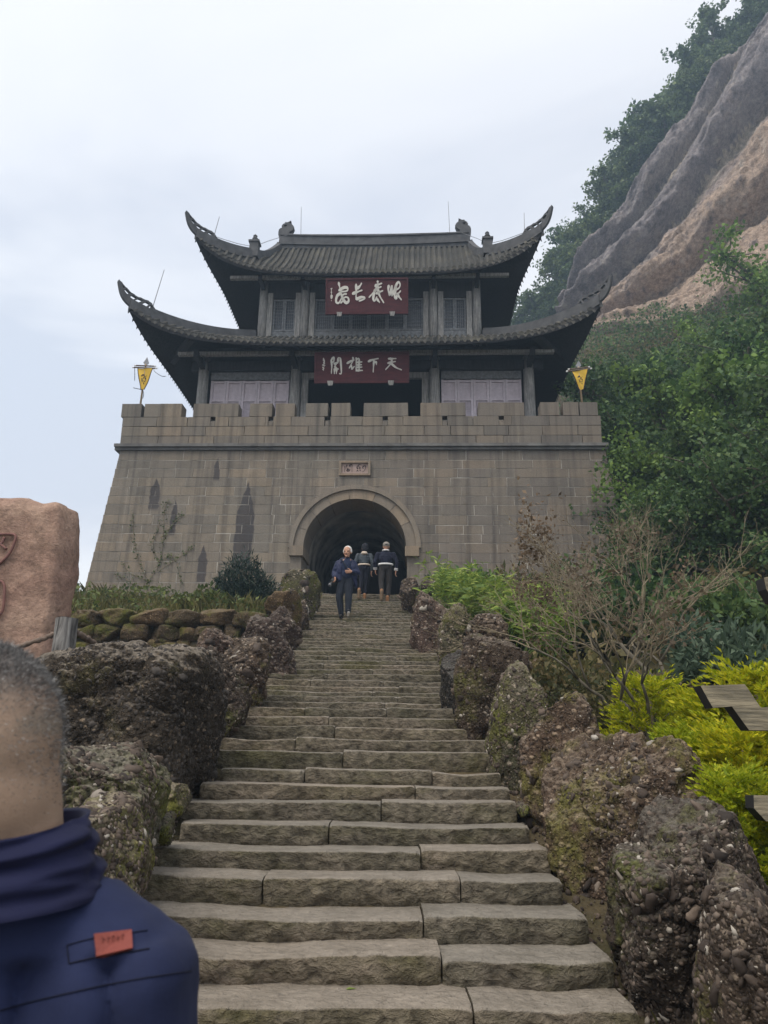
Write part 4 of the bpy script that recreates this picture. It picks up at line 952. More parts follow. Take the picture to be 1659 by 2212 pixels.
def pebbles(P, Fc, n, seed, smin, smax, sub=1, sunk=0.25, pwr=2.6):
    rg = np.random.default_rng(seed); a, b, c = P[Fc[:, 0]], P[Fc[:, 1]], P[Fc[:, 2]]; nr = np.cross(b - a, c - a); ar = np.linalg.norm(nr, axis=1)
    cen = (a + b + c) / 3; wt = ar * np.clip(fbm(cen * 3.1, 2, seed) * 2.2 + 0.75, 0.03, 2)
    f = rg.choice(len(Fc), n, p=wt / wt.sum()); u = rg.random((n, 2)); u = np.where(u.sum(1, keepdims=True) > 1, 1 - u, u)
    C0 = a[f] + (b - a)[f] * u[:, :1] + (c - a)[f] * u[:, 1:]; nn = nr[f] / (ar[f][:, None] + 1e-9)
    D, Ff = ico(sub); t = np.cross(nn, rg.normal(size=(n, 3))); t /= np.linalg.norm(t, axis=1)[:, None] + 1e-9; bt = np.cross(nn, t)
    s = smin + (smax - smin) * rg.random(n) ** pwr; sx = s * rg.uniform(0.8, 1.6, n); sy = s * rg.uniform(0.5, 1.0, n); sz = s * rg.uniform(0.35, 0.7, n)
    C0 = C0 - nn * (sz * sunk)[:, None]; jit = 1 + 0.18 * rg.normal(size=(n, len(D), 1))
    Dj = D[None] * jit
    V = C0[:, None] + t[:, None] * (Dj[..., :1] * sx[:, None, None]) + bt[:, None] * (Dj[..., 1:2] * sy[:, None, None]) + nn[:, None] * (Dj[..., 2:] * sz[:, None, None])
    Fa = Ff[None] + (np.arange(n) * len(D))[:, None, None]
    return V.reshape(-1, 3), Fa.reshape(-1, 3)
def boulder(label, x0, x1, y0, y1, Y, dep, mat, seed, sub=5, pw=3.0, cuts=6, peb=0, psz=(0.006, 0.03), rz=0.0, tilt=0.0, sink=0.18, name='boulder', group='boulders lining the steps', tlx=0.0, warp=0.21):
    a = at(x0, y1, Y); b = at(x1, y0, Y); w_ = (at(x1, (y0 + y1) / 2, Y).x - at(x0, (y0 + y1) / 2, Y).x) / 2; h_ = (b.z - at((x0 + x1) / 2, y1, Y).z); zt = at((x0 + x1) / 2, y0, Y).z
    H_ = h_ * (1 + sink); cz_ = zt - H_ / 2; cxx = at((x0 + x1) / 2, (y0 + y1) / 2, Y).x
    P, Fc = rock_verts((w_ * 1.04, dep, H_ / 2), seed, sub, pw, cuts, 0.10 if warp > 0.2 else (0.06 if warp > 0.1 else 0.035), (0.58, 0.92) if warp > 0.2 else (0.95, 1.1), warp)
    if rz or tlx:
        Rm = np.array((Matrix.Rotation(rz, 3, 'Z') @ Matrix.Rotation(tlx, 3, 'X'))); P = P @ Rm.T
    # keep the set outline after shaping
    P[:, 0] *= (w_ * 2) / np.ptp(P[:, 0]); P[:, 0] -= (P[:, 0].max() + P[:, 0].min()) / 2; P[:, 2] *= H_ / np.ptp(P[:, 2]); P[:, 2] -= (P[:, 2].max() + P[:, 2].min()) / 2
    P[:, 2] += tilt * P[:, 0]; P[:, 2] += H_ / 2
    o = link(name, npmesh(name, P, Fc, 3), mat, None, True); o.location = (cxx, Y + dep * 0.35, cz_ - H_ / 2); tag(o, label, 'boulder', group)
    if peb:
        V, Fa = pebbles(P, Fc, int(peb * 3.2), seed + 5, psz[0], psz[1] * 0.62); V2, F2 = pebbles(P, Fc, max(4, peb // 5), seed + 6, psz[1] * 0.45, psz[1] * 1.35, 2, 0.45)
        tag(link('pebble', npmesh('pebble', np.concatenate([V, V2]), np.concatenate([Fa, F2 + len(V)]), 3), M['pebble_dark' if mat.name == 'dark_conglomerate' else 'pebble'], o, True), kind='stuff')
    return o
ordn = ['first', 'second', 'third', 'fourth', 'fifth', 'sixth', 'seventh', 'eighth', 'ninth', 'tenth', 'eleventh', 'twelfth', 'thirteenth']
RB = [  # right of the stairs, from the foot up: outline, distance, half depth
    (1512, 1760, 1872, 2330, 3.3, 0.34, 'conglo', 900, 3.2, 'tall upright brown conglomerate boulder at the foot of the right rock row', 0.0),
    (1318, 1690, 1716, 2200, 4.05, 0.42, 'conglo', 1500, 2.5, 'rounded pebbly conglomerate boulder, second up the right side of the steps', -0.12),
    (1192, 1540, 1578, 2030, 5.0, 0.45, 'conglo', 1300, 2.7, 'domed brown conglomerate boulder, third up the right side of the steps', -0.05),
    (1128, 1338, 1493, 1915, 5.85, 0.40, 'conglo', 900, 2.8, 'brown conglomerate boulder with mossy flank, fourth up the right side', -0.1),
    (1052, 1216, 1425, 1745, 6.75, 0.38, 'conglo_moss', 700, 3.0, 'moss-streaked upright conglomerate boulder, fifth up the right side', -0.05),
    (982, 1176, 1374, 1640, 7.6, 0.36, 'conglo', 600, 2.8, 'pale-topped conglomerate boulder, sixth up the right side of the steps', -0.2),
    (952, 1020, 1402, 1545, 8.6, 0.30, 'conglo_dark', 250, 3.0, 'narrow dark boulder wedged against the step ends, seventh up the right side', 0.1),
    (1008, 1106, 1320, 1425, 10.2, 0.38, 'conglo', 250, 2.6, 'rounded brown boulder just below the dwarf bamboo', 0.0),
    (947, 1018, 1297, 1450, 10.6, 0.35, 'conglo_moss', 220, 3.2, 'tall slab-like boulder with a mossy left edge beside the steps', -0.05),
    (884, 982, 1278, 1400, 13.3, 0.45, 'conglo_red', 250, 3.2, 'wide reddish boulder halfway up the right side of the steps', -0.05),
    (862, 912, 1243, 1306, 18.6, 0.4, 'conglo', 120, 2.8, 'small knobbly boulder by the right foot of the arch', 0.0),
    (903, 962, 1250, 1292, 19.4, 0.5, 'conglo', 90, 2.8, 'low brown boulder against the wall right of the arch', 0.0),
]
for i, (x0, x1, y0, y1, Y, dp, m, pb, pw, lab, tl) in enumerate(RB):
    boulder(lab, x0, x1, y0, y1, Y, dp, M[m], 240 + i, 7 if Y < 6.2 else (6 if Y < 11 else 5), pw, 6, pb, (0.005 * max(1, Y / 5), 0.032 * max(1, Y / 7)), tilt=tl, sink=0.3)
LB = [
    (42, 472, 1383, 1700, 6.1, 0.62, 'conglo_dark', 1500, 5.0, 'huge dark block-shaped conglomerate boulder below the tree-stump fence post', 0.0),
    (95, 332, 1603, 1850, 4.45, 0.42, 'conglo_moss', 1000, 5.5, 'moss-covered pebbly boulder under the huge dark boulder', -0.08),
    (110, 300, 1718, 1960, 3.75, 0.36, 'conglo_moss', 700, 2.6, 'low mossy boulder with pink pebbles beside the man in the navy parka', -0.3),
    (412, 540, 1400, 1560, 7.5, 0.36, 'conglo', 400, 3.2, 'upright brown boulder just above the huge dark boulder', -0.2),
    (462, 582, 1370, 1515, 8.6, 0.36, 'conglo', 350, 3.0, 'pebble-crusted boulder third up the left side of the steps', 0.0),
    (415, 512, 1356, 1430, 10.2, 0.35, 'conglo_red', 150, 2.6, 'small reddish boulder in front of the dry-stone wall', -0.1),
    (494, 642, 1328, 1465, 10.9, 0.45, 'conglo_red', 350, 2.8, 'wide purplish boulder below the dark shrub on the left side', -0.2),
    (545, 650, 1305, 1400, 12.8, 0.4, 'conglo_red', 200, 3.0, 'reddish boulder with a split top between two larger left boulders', 0.0),
    (572, 652, 1277, 1350, 14.6, 0.42, 'brown_rock', 60, 4.0, 'angular tan sandstone boulder beside the dark shrub', 0.0),
    (618, 668, 1290, 1370, 15.6, 0.35, 'conglo', 100, 2.8, 'small grey-brown boulder touching the step ends below the arch', 0.0),
    (598, 692, 1226, 1340, 17.2, 0.5, 'conglo_moss', 160, 2.8, 'large lichen-stained boulder by the left foot of the arch', -0.1),
]
for i, (x0, x1, y0, y1, Y, dp, m, pb, pw, lab, tl) in enumerate(LB):
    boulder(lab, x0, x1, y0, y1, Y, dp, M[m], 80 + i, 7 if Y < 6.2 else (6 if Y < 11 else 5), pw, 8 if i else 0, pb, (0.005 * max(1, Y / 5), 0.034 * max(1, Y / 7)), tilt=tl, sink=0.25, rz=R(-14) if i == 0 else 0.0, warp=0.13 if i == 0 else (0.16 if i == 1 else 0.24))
# small stones wedged at the step ends
random.seed(8)
for i, (x, y, wd, Y, lab) in enumerate([(375, 1715, 60, 5.6, 'small mossy stone below the huge dark boulder'), (345, 1780, 60, 5.1, 'flat dark stone wedged beside the left step ends'), (300, 1850, 50, 4.5, 'small mossy stone at the left end of a low step'), (1130, 1745, 30, 5.9, 'pointed pale stone at the right end of a step')]):
    boulder(lab, x - wd * .5, x + wd * .5, y - wd * .42, y + wd * .42, Y, 0.16, M['conglo_moss'], 130 + i, 5, 2.8, 5, 60, (0.005, 0.02), sink=0.5, name='small_stone', group='stones wedged beside the steps')

# ---------------------------------------------------------------- dry-stone retaining wall on the left
dw = thing('dry_stone_wall', 'rough brown dry-stone retaining wall topped with grass, left of the steps', 'wall', at(330, 1420, 14.1))
random.seed(3)
rows = [(1386, 1432, 50), (1350, 1388, 48), (1318, 1353, 56)]
for r_, (ya, yb, wd) in enumerate(rows):
    x = 150
    while x < 515:
        ww = wd * random.uniform(0.6, 1.5); cx_ = x + ww / 2; p = at(cx_, (ya + yb) / 2, 14.0); h_ = at(cx_, ya, 14).z - at(cx_, yb, 14).z
        P, Fc = rock_verts((ww * mpv(14) * 0.54, 0.3, h_ * 0.56), 200 + r_ * 40 + int(x), 5, 4.2, 4, 0.10, (0.62, 0.95), 0.22)
        o = link('wall_stone', npmesh('wall_stone', P + np.array(p - Vector(dw.location)) + [0, random.uniform(-.06, .06) + 0.2, random.uniform(-.03, .03)], Fc, 3), M['brown_rock'], dw, True)
        x += ww * 0.97
mb = MB(); a_ = at(150, 1330, 14.5); b_ = at(520, 1440, 14.5); mb.box(((a_.x + b_.x) / 2, 14.62, (a_.z + b_.z) / 2 - 0.1), (b_.x - a_.x, 0.4, a_.z - b_.z)); mb.build('earth_fill', M['soil'], dw, False, dw.location)

# ---------------------------------------------------------------- carved red stone
Ym = 8.6; tr = at(160, 1080, Ym); s_ = mpv(Ym)
mon = thing('carved_stone', 'tall slab of red sandstone with carved seal-script strokes', 'stone', (tr.x - 1.3, Ym + 0.3, 1.0))
ol = [(-260, 1050), (-180, 1068), (-100, 1062), (-20, 1072), (40, 1070), (55, 1074), (85, 1082), (110, 1078), (128, 1082), (134, 1105), (135, 1140), (128, 1190), (120, 1240), (114, 1290), (108, 1340), (102, 1400), (95, 1480), (-260, 1480)]
pts = [at(x, y, Ym) for x, y in ol]
nu, nv_ = 70, 60
def mon_x(zf):
    z = pts[-2].z + (pts[8].z - pts[-2].z) * zf
    zs = [p.z for p in pts[8:17]][::-1]; xs = [p.x for p in pts[8:17]][::-1]; return float(np.interp(z, zs, xs)), z
xl_ = pts[0].x
V = []
top_x = [p.x for p in pts[:9]]; top_z = [p.z for p in pts[:9]]
front = []
for i in range(nv_ + 1):
    zf = i / nv_; row = []
    for j in range(nu + 1):
        u = j / nu; xr, _ = mon_x(min(zf, 0.999)); x = xl_ + (xr - xl_) * u; zt = float(np.interp(x, top_x, top_z)); z = 0.6 + (zt - 0.6) * zf; row.append((x, Ym, z))
    front.append(row)
Fp = np.array(front).reshape(-1, 3); nzv = fbm(Fp * 2.2, 5, 77, 0.55)
edge_u = np.tile(np.linspace(0, 1, nu + 1), nv_ + 1); edge_v = np.repeat(np.linspace(0, 1, nv_ + 1), nu + 1)
Fp[:, 1] += nzv * 0.07 + fbm(Fp * 11, 3, 78) * 0.014 + 0.10 * (np.exp(-((1 - edge_u) / 0.012) ** 2) + np.exp(-((1 - edge_v) / 0.02) ** 2)); Fp[:, 2] += fbm(Fp * 6, 2, 5) * 0.015 * (edge_v > 0.9)
B_ = Fp.copy(); B_[:, 1] = Ym + 0.5; B_[:, 0] += 0.02 * edge_u + 0.07 * fbm(B_ * 3, 3, 6)
mb = MB(); G2 = Fp.reshape(nv_ + 1, nu + 1, 3); H2 = B_.reshape(nv_ + 1, nu + 1, 3)
mb.grid(G2.tolist()); mb.grid(H2[:, ::-1].tolist())
def skirt(a, b):
    st = []
    for k in range(7):
        f = k / 6; q = a * (1 - f) + b * f; nn_ = fbm(q * 5, 3, 12)
        if 0 < k < 6: q = q + np.stack([nn_ * 0.05 + 0.05 * math.sin(f * math.pi), nn_ * 0, nn_ * 0.03], -1)
        st.append(q.tolist())
    mb.grid(st)
skirt(G2[:, -1], H2[:, -1]); skirt(G2[-1], H2[-1]); skirt(G2[:, 0], H2[:, 0])
slab = mb.build('slab', M['redstone'], mon, True, mon.location)
def carve(lst, wd, nm='carved_stroke'):
    for st in lst:
        pp = crom([at(x, y, Ym - 0.03) for x, y in st], 6); m_ = MB(); m_.tube(pp, wd, 6, True, 1.0); m_.build(nm, M['red_carve'], mon, True, mon.location)
carve([[(-60, 1148), (-10, 1154), (31, 1155), (30, 1175), (18, 1198), (-5, 1220), (-40, 1235)], [(-30, 1170), (0, 1175), (10, 1160)], [(0, 1175), (14, 1186)], [(-40, 1262), (-5, 1255), (8, 1262), (9, 1290), (2, 1325), (-30, 1345)], [(-20, 1280), (-12, 1310)]], 0.016)

# ---------------------------------------------------------------- rustic fence: stump post and branch rails
pb = at(137, 1400, 7.0); fp = thing('rustic_fence', 'cast tree-stump post with brown branch rails before the red stone', 'fence', (pb.x, 7.0, pb.z - 0.5))
mb = MB(); zt = at(137, 1336, 7.0).z; r0 = 22 * mpv(7.0)
ring_ = lambda z, r: [(pb.x + r * math.cos(a) * (1 + 0.05 * math.sin(5 * a + z * 3)), 7.0 + r * math.sin(a), z + 0.004 * math.sin(3 * a)) for a in [2 * math.pi * k / 28 for k in range(28)]]
zs = np.linspace(pb.z - 0.5, zt, 14); mb.grid([ring_(z, r0 * (1.06 - 0.06 * (z - zs[0]) / (zs[-1] - zs[0]))) for z in zs], True); mb.add(ring_(zt + 0.002, r0), [tuple(range(28))]); mb.build('stump_post', M['fakebark'], fp, True, fp.location)
def branch(pts, r, seed):
    pp = crom(pts, 7); rg = np.random.default_rng(seed); mb = MB(); mb.tube([p + Vector(rg.normal(size=3) * 0.005) for p in pp], [r * (1 + 0.28 * math.sin(i * 1.3) * rg.random()) for i in range(len(pp))], 8); return mb
branch([at(-60, 1425, 6.9), at(0, 1406, 6.92), at(45, 1395, 6.94), at(90, 1380, 6.96), at(122, 1367, 7.0)], 0.022, 1).build('rail', M['branch'], fp, True, fp.location)
branch([at(150, 1358, 7.0), at(165, 1366, 7.05), at(185, 1378, 7.2), at(215, 1398, 7.5)], 0.024, 2).build('rail', M['branch'], fp, True, fp.location)
branch([at(42, 1394, 6.94), at(41, 1425, 6.94), at(40, 1500, 6.94)], 0.022, 3).build('rail_support', M['branch'], fp, True, fp.location)

# ---------------------------------------------------------------- signpost whose zigzag boards reach into view
sp0 = at(1900, 1500, 4.4); sg = thing('signpost', 'weathered wooden signpost with zigzag-ended boards with black edges, beside the golden shrubs', 'signpost', (sp0.x, 4.45, 0.3))
mb = MB(); mb.tube([(sp0.x, 4.5, -0.4), (sp0.x, 4.5, 2.9)], [0.09, 0.08], 12); mb.build('post', M['bark'], sg, True, sg.location)
def board(poly, Y, ang, nm='board'):
    P = [at(x, y, Y) for x, y in poly]; e0 = sp0.x
    th = Vector((-0.055, 0.10, -0.045))
    mb = MB(); n_ = len(P); mb.add(P, [tuple(range(n_))]); 
    b_ = mb.build(nm, M['board'], sg, False, sg.location)
    mb = MB(); Q = [p + Vector((-0.012, 0.075, -0.004)) for p in P]; P2 = [p + Vector((0, 0.004, 0)) for p in P]
    mb.add(P2 + Q, [(i, (i + 1) % n_, n_ + (i + 1) % n_, n_ + i) for i in range(n_)] + [tuple(range(n_, 2 * n_))[::-1], tuple(range(n_))]); mb.build('board_edge', M['board_edge'], b_, False, Vector(sg.location) * 1)
board([(1513, 1481), (1609, 1478), (1643, 1528), (1930, 1530), (1930, 1582), (1618, 1577), (1581, 1526), (1540, 1529)], 4.3, 0)
board([(1628, 1718), (1930, 1722), (1930, 1780), (1655, 1774), (1629, 1746)], 4.3, 0)
board([(1650, 1248), (1930, 1190), (1930, 1330), (1672, 1300), (1655, 1272)], 4.3, 0)

# ---------------------------------------------------------------- grit and chips swept to the step ends
rg = np.random.default_rng(14); nG = 5200; yy = rg.uniform(3.2, 13, nG) ** 1.0; sd_ = rg.random(nG) < 0.5
xe = np.where(sd_, np.interp(yy, SD, SL) - np.abs(rg.normal(size=nG)) * 0.16 + 0.03, np.interp(yy, SD, SR) + np.abs(rg.normal(size=nG)) * 0.2 - 0.03)
ze = ground_h(xe, yy) + 0.006; D_, F_ = ico(1); sz_ = (0.003 + 0.022 * rg.random(nG) ** 4)[:, None, None]
Vg = np.stack([xe, yy, ze], -1)[:, None] + D_[None] * sz_ * rg.uniform(0.6, 1.3, (nG, 1, 3)) * (1 + 0.2 * rg.normal(size=(nG, len(D_), 1)))
tag(link('gravel', npmesh('gravel', Vg.reshape(-1, 3), (F_[None] + (np.arange(nG) * len(D_))[:, None, None]).reshape(-1, 3), 3), M['pebble']), 'grit and small stone chips along the step ends', kind='stuff')
# ---------------------------------------------------------------- foliage tools
def leaf_quads(P, size, aspect, seed, up=0.3, dirs=None, jit=0.35):
    """diamond leaves at P (n,3)"""
    rg = np.random.default_rng(seed); n = len(P); d = rg.normal(size=(n, 3)) if dirs is None else dirs + rg.normal(size=(n, 3)) * jit
    d /= np.linalg.norm(d, axis=1)[:, None] + 1e-9; nn = rg.normal(size=(n, 3)) + np.array([0, 0, up * 3]); s = np.cross(d, nn); s /= np.linalg.norm(s, axis=1)[:, None] + 1e-9
    L_ = size * rg.uniform(0.6, 1.35, n)[:, None]; wv = s * L_ * aspect
    fold = np.cross(s, d) * L_ * 0.12
    V = np.stack([P, P + d * L_ * 0.45 + wv + fold, P + d * L_, P + d * L_ * 0.45 - wv + fold], 1)
    return V.reshape(-1, 3), np.arange(n * 4, dtype=np.int32).reshape(-1, 4)
def limb(mb, a, b, r0, r1, rg, seg=5, wob=0.08, n=6):
    a = np.array(a, float); b = np.array(b, float); l = np.linalg.norm(b - a); pts = []
    off = np.zeros(3)
    for i in range(seg + 1):
        t = i / seg; off = off + rg.normal(size=3) * l * wob / seg * (0 if i in (0,) else 1); pts.append(a + (b - a) * t + off + np.array([0, 0, l * 0.05 * math.sin(t * math.pi)]))
    mb.tube([Vector(p) for p in pts], [r0 + (r1 - r0) * i / seg for i in range(seg + 1)], n, True); return pts
def tree_meshes(seed, H_, spread, nl, leaf, aspect, clump, trunk_h=0.3, top=0.75, nb=9, sub=5):
    """trunk mesh + crown mesh of a broadleaf tree of height H_"""
    rg = np.random.default_rng(seed); mb = MB(); tp = limb(mb, (0, 0, -0.4), (rg.normal() * 0.05 * H_, rg.normal() * 0.05 * H_, H_ * top), 0.035 * H_, 0.012 * H_, rg, 8, 0.12, 8)
    tips = []
    for i in range(nb):
        t = trunk_h + (0.98 - trunk_h) * (i + rg.random()) / nb; k = t * (len(tp) - 1); k0 = int(k); p = tp[k0] + (tp[min(k0 + 1, len(tp) - 1)] - tp[k0]) * (k - k0)
        az = i * 2.4 + rg.normal() * 0.5; ln = spread * (1.05 - 0.55 * max(0, t - 0.3)) * rg.uniform(0.7, 1.15); q = p + np.array([math.cos(az) * ln, math.sin(az) * ln, ln * rg.uniform(0.15, 0.7) + (H_ * 0.12 if t > 0.7 else 0)])
        bp = limb(mb, p, q, 0.012 * H_, 0.005 * H_, rg, 5, 0.16, 5); tips.append(q)
        for j in range(sub):
            b0 = bp[int(rg.integers(1, len(bp)))]; d = rg.normal(size=3) * spread * 0.32; d[2] = abs(d[2]) * 0.7; limb(mb, b0, b0 + d, 0.005 * H_, 0.002 * H_, rg, 3, 0.15, 4); tips.append(b0 + d); tips.append(b0 + d * 0.5)
    tips.append(tp[-1]); tips = np.array(tips); per = max(1, nl // len(tips)); P = []
    for tpt in tips:
        c = clump * rg.uniform(0.55, 1.3); m = int(per * rg.uniform(0.6, 1.4)); q = rg.normal(size=(m, 3)); q = q / np.linalg.norm(q, axis=1)[:, None] * (rg.random((m, 1)) ** 0.5) * c; q[:, 2] *= 0.62; P.append(tpt + q)
    P = np.concatenate(P); V, Fq = leaf_quads(P, leaf, aspect, seed + 1)
    tm = bpy.data.meshes.new('trunk'); tm.from_pydata([tuple(v) for v in mb.v], [], mb.f); tm.update()
    return tm, npmesh('crown', V, Fq, 4)
def plant(name, label, cat, tm, cm, mats, loc, rz, sc, group, sz=None):
    o = thing(name, label, cat, loc, rz, group); o.scale = (sc, sc, sc * (sz or 1))
    for me_, nm, mt in ((tm, 'trunk', mats[0]), (cm, 'crown', mats[1])):
        if me_ is None: continue
        if len(me_.materials) == 0: me_.materials.append(mt)
        c = bpy.data.objects.new(nm, me_); C.objects.link(c); c.parent = o
        c.material_slots[0].link = 'OBJECT'; c.material_slots[0].material = mt
    return o
# ---------------------------------------------------------------- cliff
def cliff():
    sE = [0, .25, .5, .75, 1, 1.35]; E_ = [(1235, 700, 66), (1302, 568, 64), (1412, 390, 62), (1540, 203, 60), (1668, 40, 58), (1868, -260, 55)]
    F_ = [(1240, 880, 60), (1290, 860, 54), (1440, 860, 49), (1600, 850, 45), (1780, 830, 41), (2050, 800, 38)]
    ns, nw = 260, 260; S = np.linspace(0, 1.35, ns + 1); W_ = np.linspace(0, 1, nw + 1)
    Ep = np.array([np.interp(S, sE, [at(*q)[k] for q in E_]) for k in range(3)]).T; Fp_ = np.array([np.interp(S, sE, [at(*q)[k] for q in F_]) for k in range(3)]).T
    P = Ep[:, None] * (1 - W_[None, :, None]) + Fp_[:, None] * W_[None, :, None]
    sg, wg = np.meshgrid(S, W_, indexing='ij'); q = P.reshape(-1, 3)
    warp = fbm(np.stack([sg.ravel() * 3.0, wg.ravel() * 2.0, sg.ravel() * 0], -1), 4, 3).reshape(sg.shape)
    dg = wg - 0.16 * (sg - 0.5) * 0 + warp * 0.15
    lw = fbm(np.stack([sg.ravel() * 2.2, wg.ravel() * 0.8, sg.ravel() * 0], -1), 3, 33).reshape(sg.shape)
    ph = (wg + 0.10 * lw) * 4.2 - 0.9 * (sg - 0.5) * (wg - 0.3) + 0.35; fr = ph - np.floor(ph); bi = np.floor(ph)
    saw = np.where(fr < 0.85, np.sin(fr / 0.85 * math.pi * 0.5) ** 1.2, np.sqrt(np.maximum(0, 1 - ((fr - 0.85) / 0.15) ** 2)))      # rounded rolls with an undercut lip below each
    amp = 0.35 + 1.3 * (fbm(np.stack([bi.ravel() * 3.7, sg.ravel() * 3.0, ph.ravel() * 0], -1), 3, 8).reshape(sg.shape) * 0.5 + 0.5)
    w2 = fbm(np.stack([sg.ravel() * 5.0, wg.ravel() * 9.0, sg.ravel() * 0], -1), 4, 13).reshape(sg.shape)
    thin = np.abs(w2) ** 0.8
    rough_ = fbm(q * 0.22, 3, 21, 0.5).reshape(sg.shape); fine = fbm(q * 1.9, 4, 23, 0.7).reshape(sg.shape)
    st_ = fbm(np.stack([sg.ravel() * 3.5, (wg + 0.1 * lw).ravel() * 34, sg.ravel() * 0], -1), 3, 51, 0.6).reshape(sg.shape); st_ = np.sign(st_) * np.abs(st_) ** 0.6
    disp = st_ * 0.42 + saw * amp * 3.8 * sstep(0, 0.08, wg) + thin * 1.3 + rough_ * 1.0 + fine * 0.42 - 2.2 * sstep(0.06, 0.0, wg)
    nrm = np.array([-0.45, -0.80, 0.25]); nrm /= np.linalg.norm(nrm)
    P = P + disp[..., None] * nrm
    # the top rolls back behind the brink, so that it is a hill and not a sheet
    back = [P[:, 0] + np.array([6.0 * k, 4.5 * k, -1.2 * k * k]) + 0 * P[:, 0] for k in (3.0, 2.0, 1.0, 0.4)]
    P = np.concatenate([np.stack(back, 1), P], 1); nw2 = P.shape[1]
    idx = np.arange(P.shape[0] * nw2).reshape(P.shape[0], nw2)
    me = npmesh('cliff', P.reshape(-1, 3), np.stack([idx[:-1, :-1].ravel(), idx[:-1, 1:].ravel(), idx[1:, 1:].ravel(), idx[1:, :-1].ravel()], -1), 4)
    me.update()
    wv = np.concatenate([np.full((P.shape[0], 4), -0.1), wg], 1).ravel(); sv = np.concatenate([np.repeat(S[:, None], 4, 1), sg], 1).ravel(); fv = np.concatenate([np.zeros((P.shape[0], 4)), np.where(fr < 0.85, fr / 0.85, 0.6)], 1).ravel()
    at_ = me.attributes.new('strata', 'FLOAT_VECTOR', 'POINT'); at_.data.foreach_set('vector', np.stack([sv, wv, fv], -1).astype(np.float32).ravel())
    n = NT('layered_cliff_rock'); A = n.n.new('ShaderNodeAttribute'); A.attribute_name = 'strata'; xs = n.n.new('ShaderNodeSeparateXYZ'); n.l.new(A.outputs['Vector'], xs.inputs[0])
    av = A.outputs['Vector']; a = n.noise(5, 6, 0.62, vec=av, sc=(1.0, 5.5, 0)); b_ = n.noise(0.35, 5, 0.62); f = n.noise(3.2, 6, 0.75); f3 = n.noise(11, 3, 0.7); stk = n.noise(0.5, 5, 0.65, sc=(2.2, 2.2, 0.12))
    crest = n.ramp(n.math('ADD', xs.outputs['Z'], n.math('MULTIPLY', n.math('SUBTRACT', b_, 0.5), 1.3)), [(0.18, 0.0), (0.36, 1.0)])
    pale = n.ramp(a, [(0.3, (0.38, 0.32, 0.255)), (0.7, (0.56, 0.475, 0.385))]); grey = n.ramp(a, [(0.3, (0.165, 0.145, 0.15)), (0.5, (0.265, 0.232, 0.23)), (0.7, (0.38, 0.33, 0.305))])
    col = n.mix(crest, pale, grey)
    fac = n.ramp(n.math('ADD', xs.outputs['Y'], n.math('ADD', n.math('MULTIPLY', n.math('SUBTRACT', b_, 0.5), 0.5), n.math('MULTIPLY', xs.outputs['X'], 0.22))), [(0.54, 0.0), (0.74, 0.9)])
    col = n.mix(fac, col, n.ramp(f, [(0.3, (0.36, 0.262, 0.195)), (0.7, (0.50, 0.375, 0.285))]))
    col = n.mix(n.ramp(stk, [(0.58, 0.0), (0.68, 0.6)]), col, (0.46, 0.41, 0.36)); col = n.mix(n.ramp(stk, [(0.34, 0.75), (0.46, 0.0)]), col, (0.115, 0.10, 0.105))
    col = n.mix(0.85, col, n.ramp(f, [(0.3, 0.5), (0.7, 1.45)]), 'MULTIPLY'); col = n.mix(0.6, col, n.ramp(f3, [(0.3, 0.6), (0.7, 1.4)]), 'MULTIPLY')
    bp = n.bump(n.noise(2.2, 7, 0.78), 0.9, 0.4); bp = n.bump(n.voro(2.2), 0.35, 0.15, bp)
    n.done(col, 0.95, bp, 0.1)
    tag(link('cliff', me, n.m, None, True), 'layered grey and tan cliff face leaning up behind the gate', kind='structure')
    return P
CP = cliff()
# ---------------------------------------------------------------- trees on the brink and on the slope
hill_t = [tree_meshes(300 + i, 4.6, 1.7, 2600, 0.24, 0.42, 0.5, 0.25, 0.85) for i in range(3)]
random.seed(12)
edge_pts = []
for k in range(34):
    s = 0.0 + 1.28 * k / 33 + random.uniform(-0.015, 0.015); i = int(min(max(s, 0) / 1.35, 0.999) * 260); p = Vector(CP[i, 4])
    for r_ in range(3):
        q = p + Vector((random.uniform(-1.8, 0.2) - 1.9 * r_, 1.2 + 1.3 * r_ + random.uniform(-.6, .8), random.uniform(-1.2, 0.0) - (0.9 if s > 0.3 else 0.3) * r_ - (0.8 if r_ == 0 else 0))); t = hill_t[(k + r_) % 3]
        big_ = random.choice([0.55, 0.7, 0.9, 1.1, 1.35]) * random.uniform(0.9, 1.15) * (1.3 if k in (11, 17, 24, 29) and r_ == 1 else 1)
        plant('brink_tree', 'small leafy tree rooted along the brink of the cliff', 'tree', t[0], t[1], (M['bark'], M['leaf_hill']), q, random.uniform(0, 6.28), big_, 'trees along the cliff brink')
_rg = np.random.default_rng(77); _n = 15000; _i = _rg.integers(0, 261, _n); _b = CP[_i, 4]; _u = _rg.random(_n); _cl = np.clip(fbm(np.stack([_i * 0.06, _u * 3, _u * 0], -1), 3, 4) + 0.55, 0.1, 1.2)
_p = _b + np.stack([-5.6 * _u + _rg.normal(size=_n) * 0.4, 0.8 + 2.6 * _u + _rg.normal(size=_n) * 0.5, -0.1 - 1.0 * _u + _rg.random(_n) ** 0.7 * 2.2 * _cl], -1)
V, Fq = leaf_quads(_p, 0.26, 0.4, 78); tag(link('brink_scrub', npmesh('brink_scrub', V, Fq, 4), M['leaf_hill']), 'dark scrub covering the brink of the cliff between the trees', kind='stuff')
slope_t = [tree_meshes(340 + i, 6.0, 2.1, 9000, 0.15, 0.40, 0.62, 0.2, 0.8, 11, 6) for i in range(3)]
random.seed(31)
spots = []
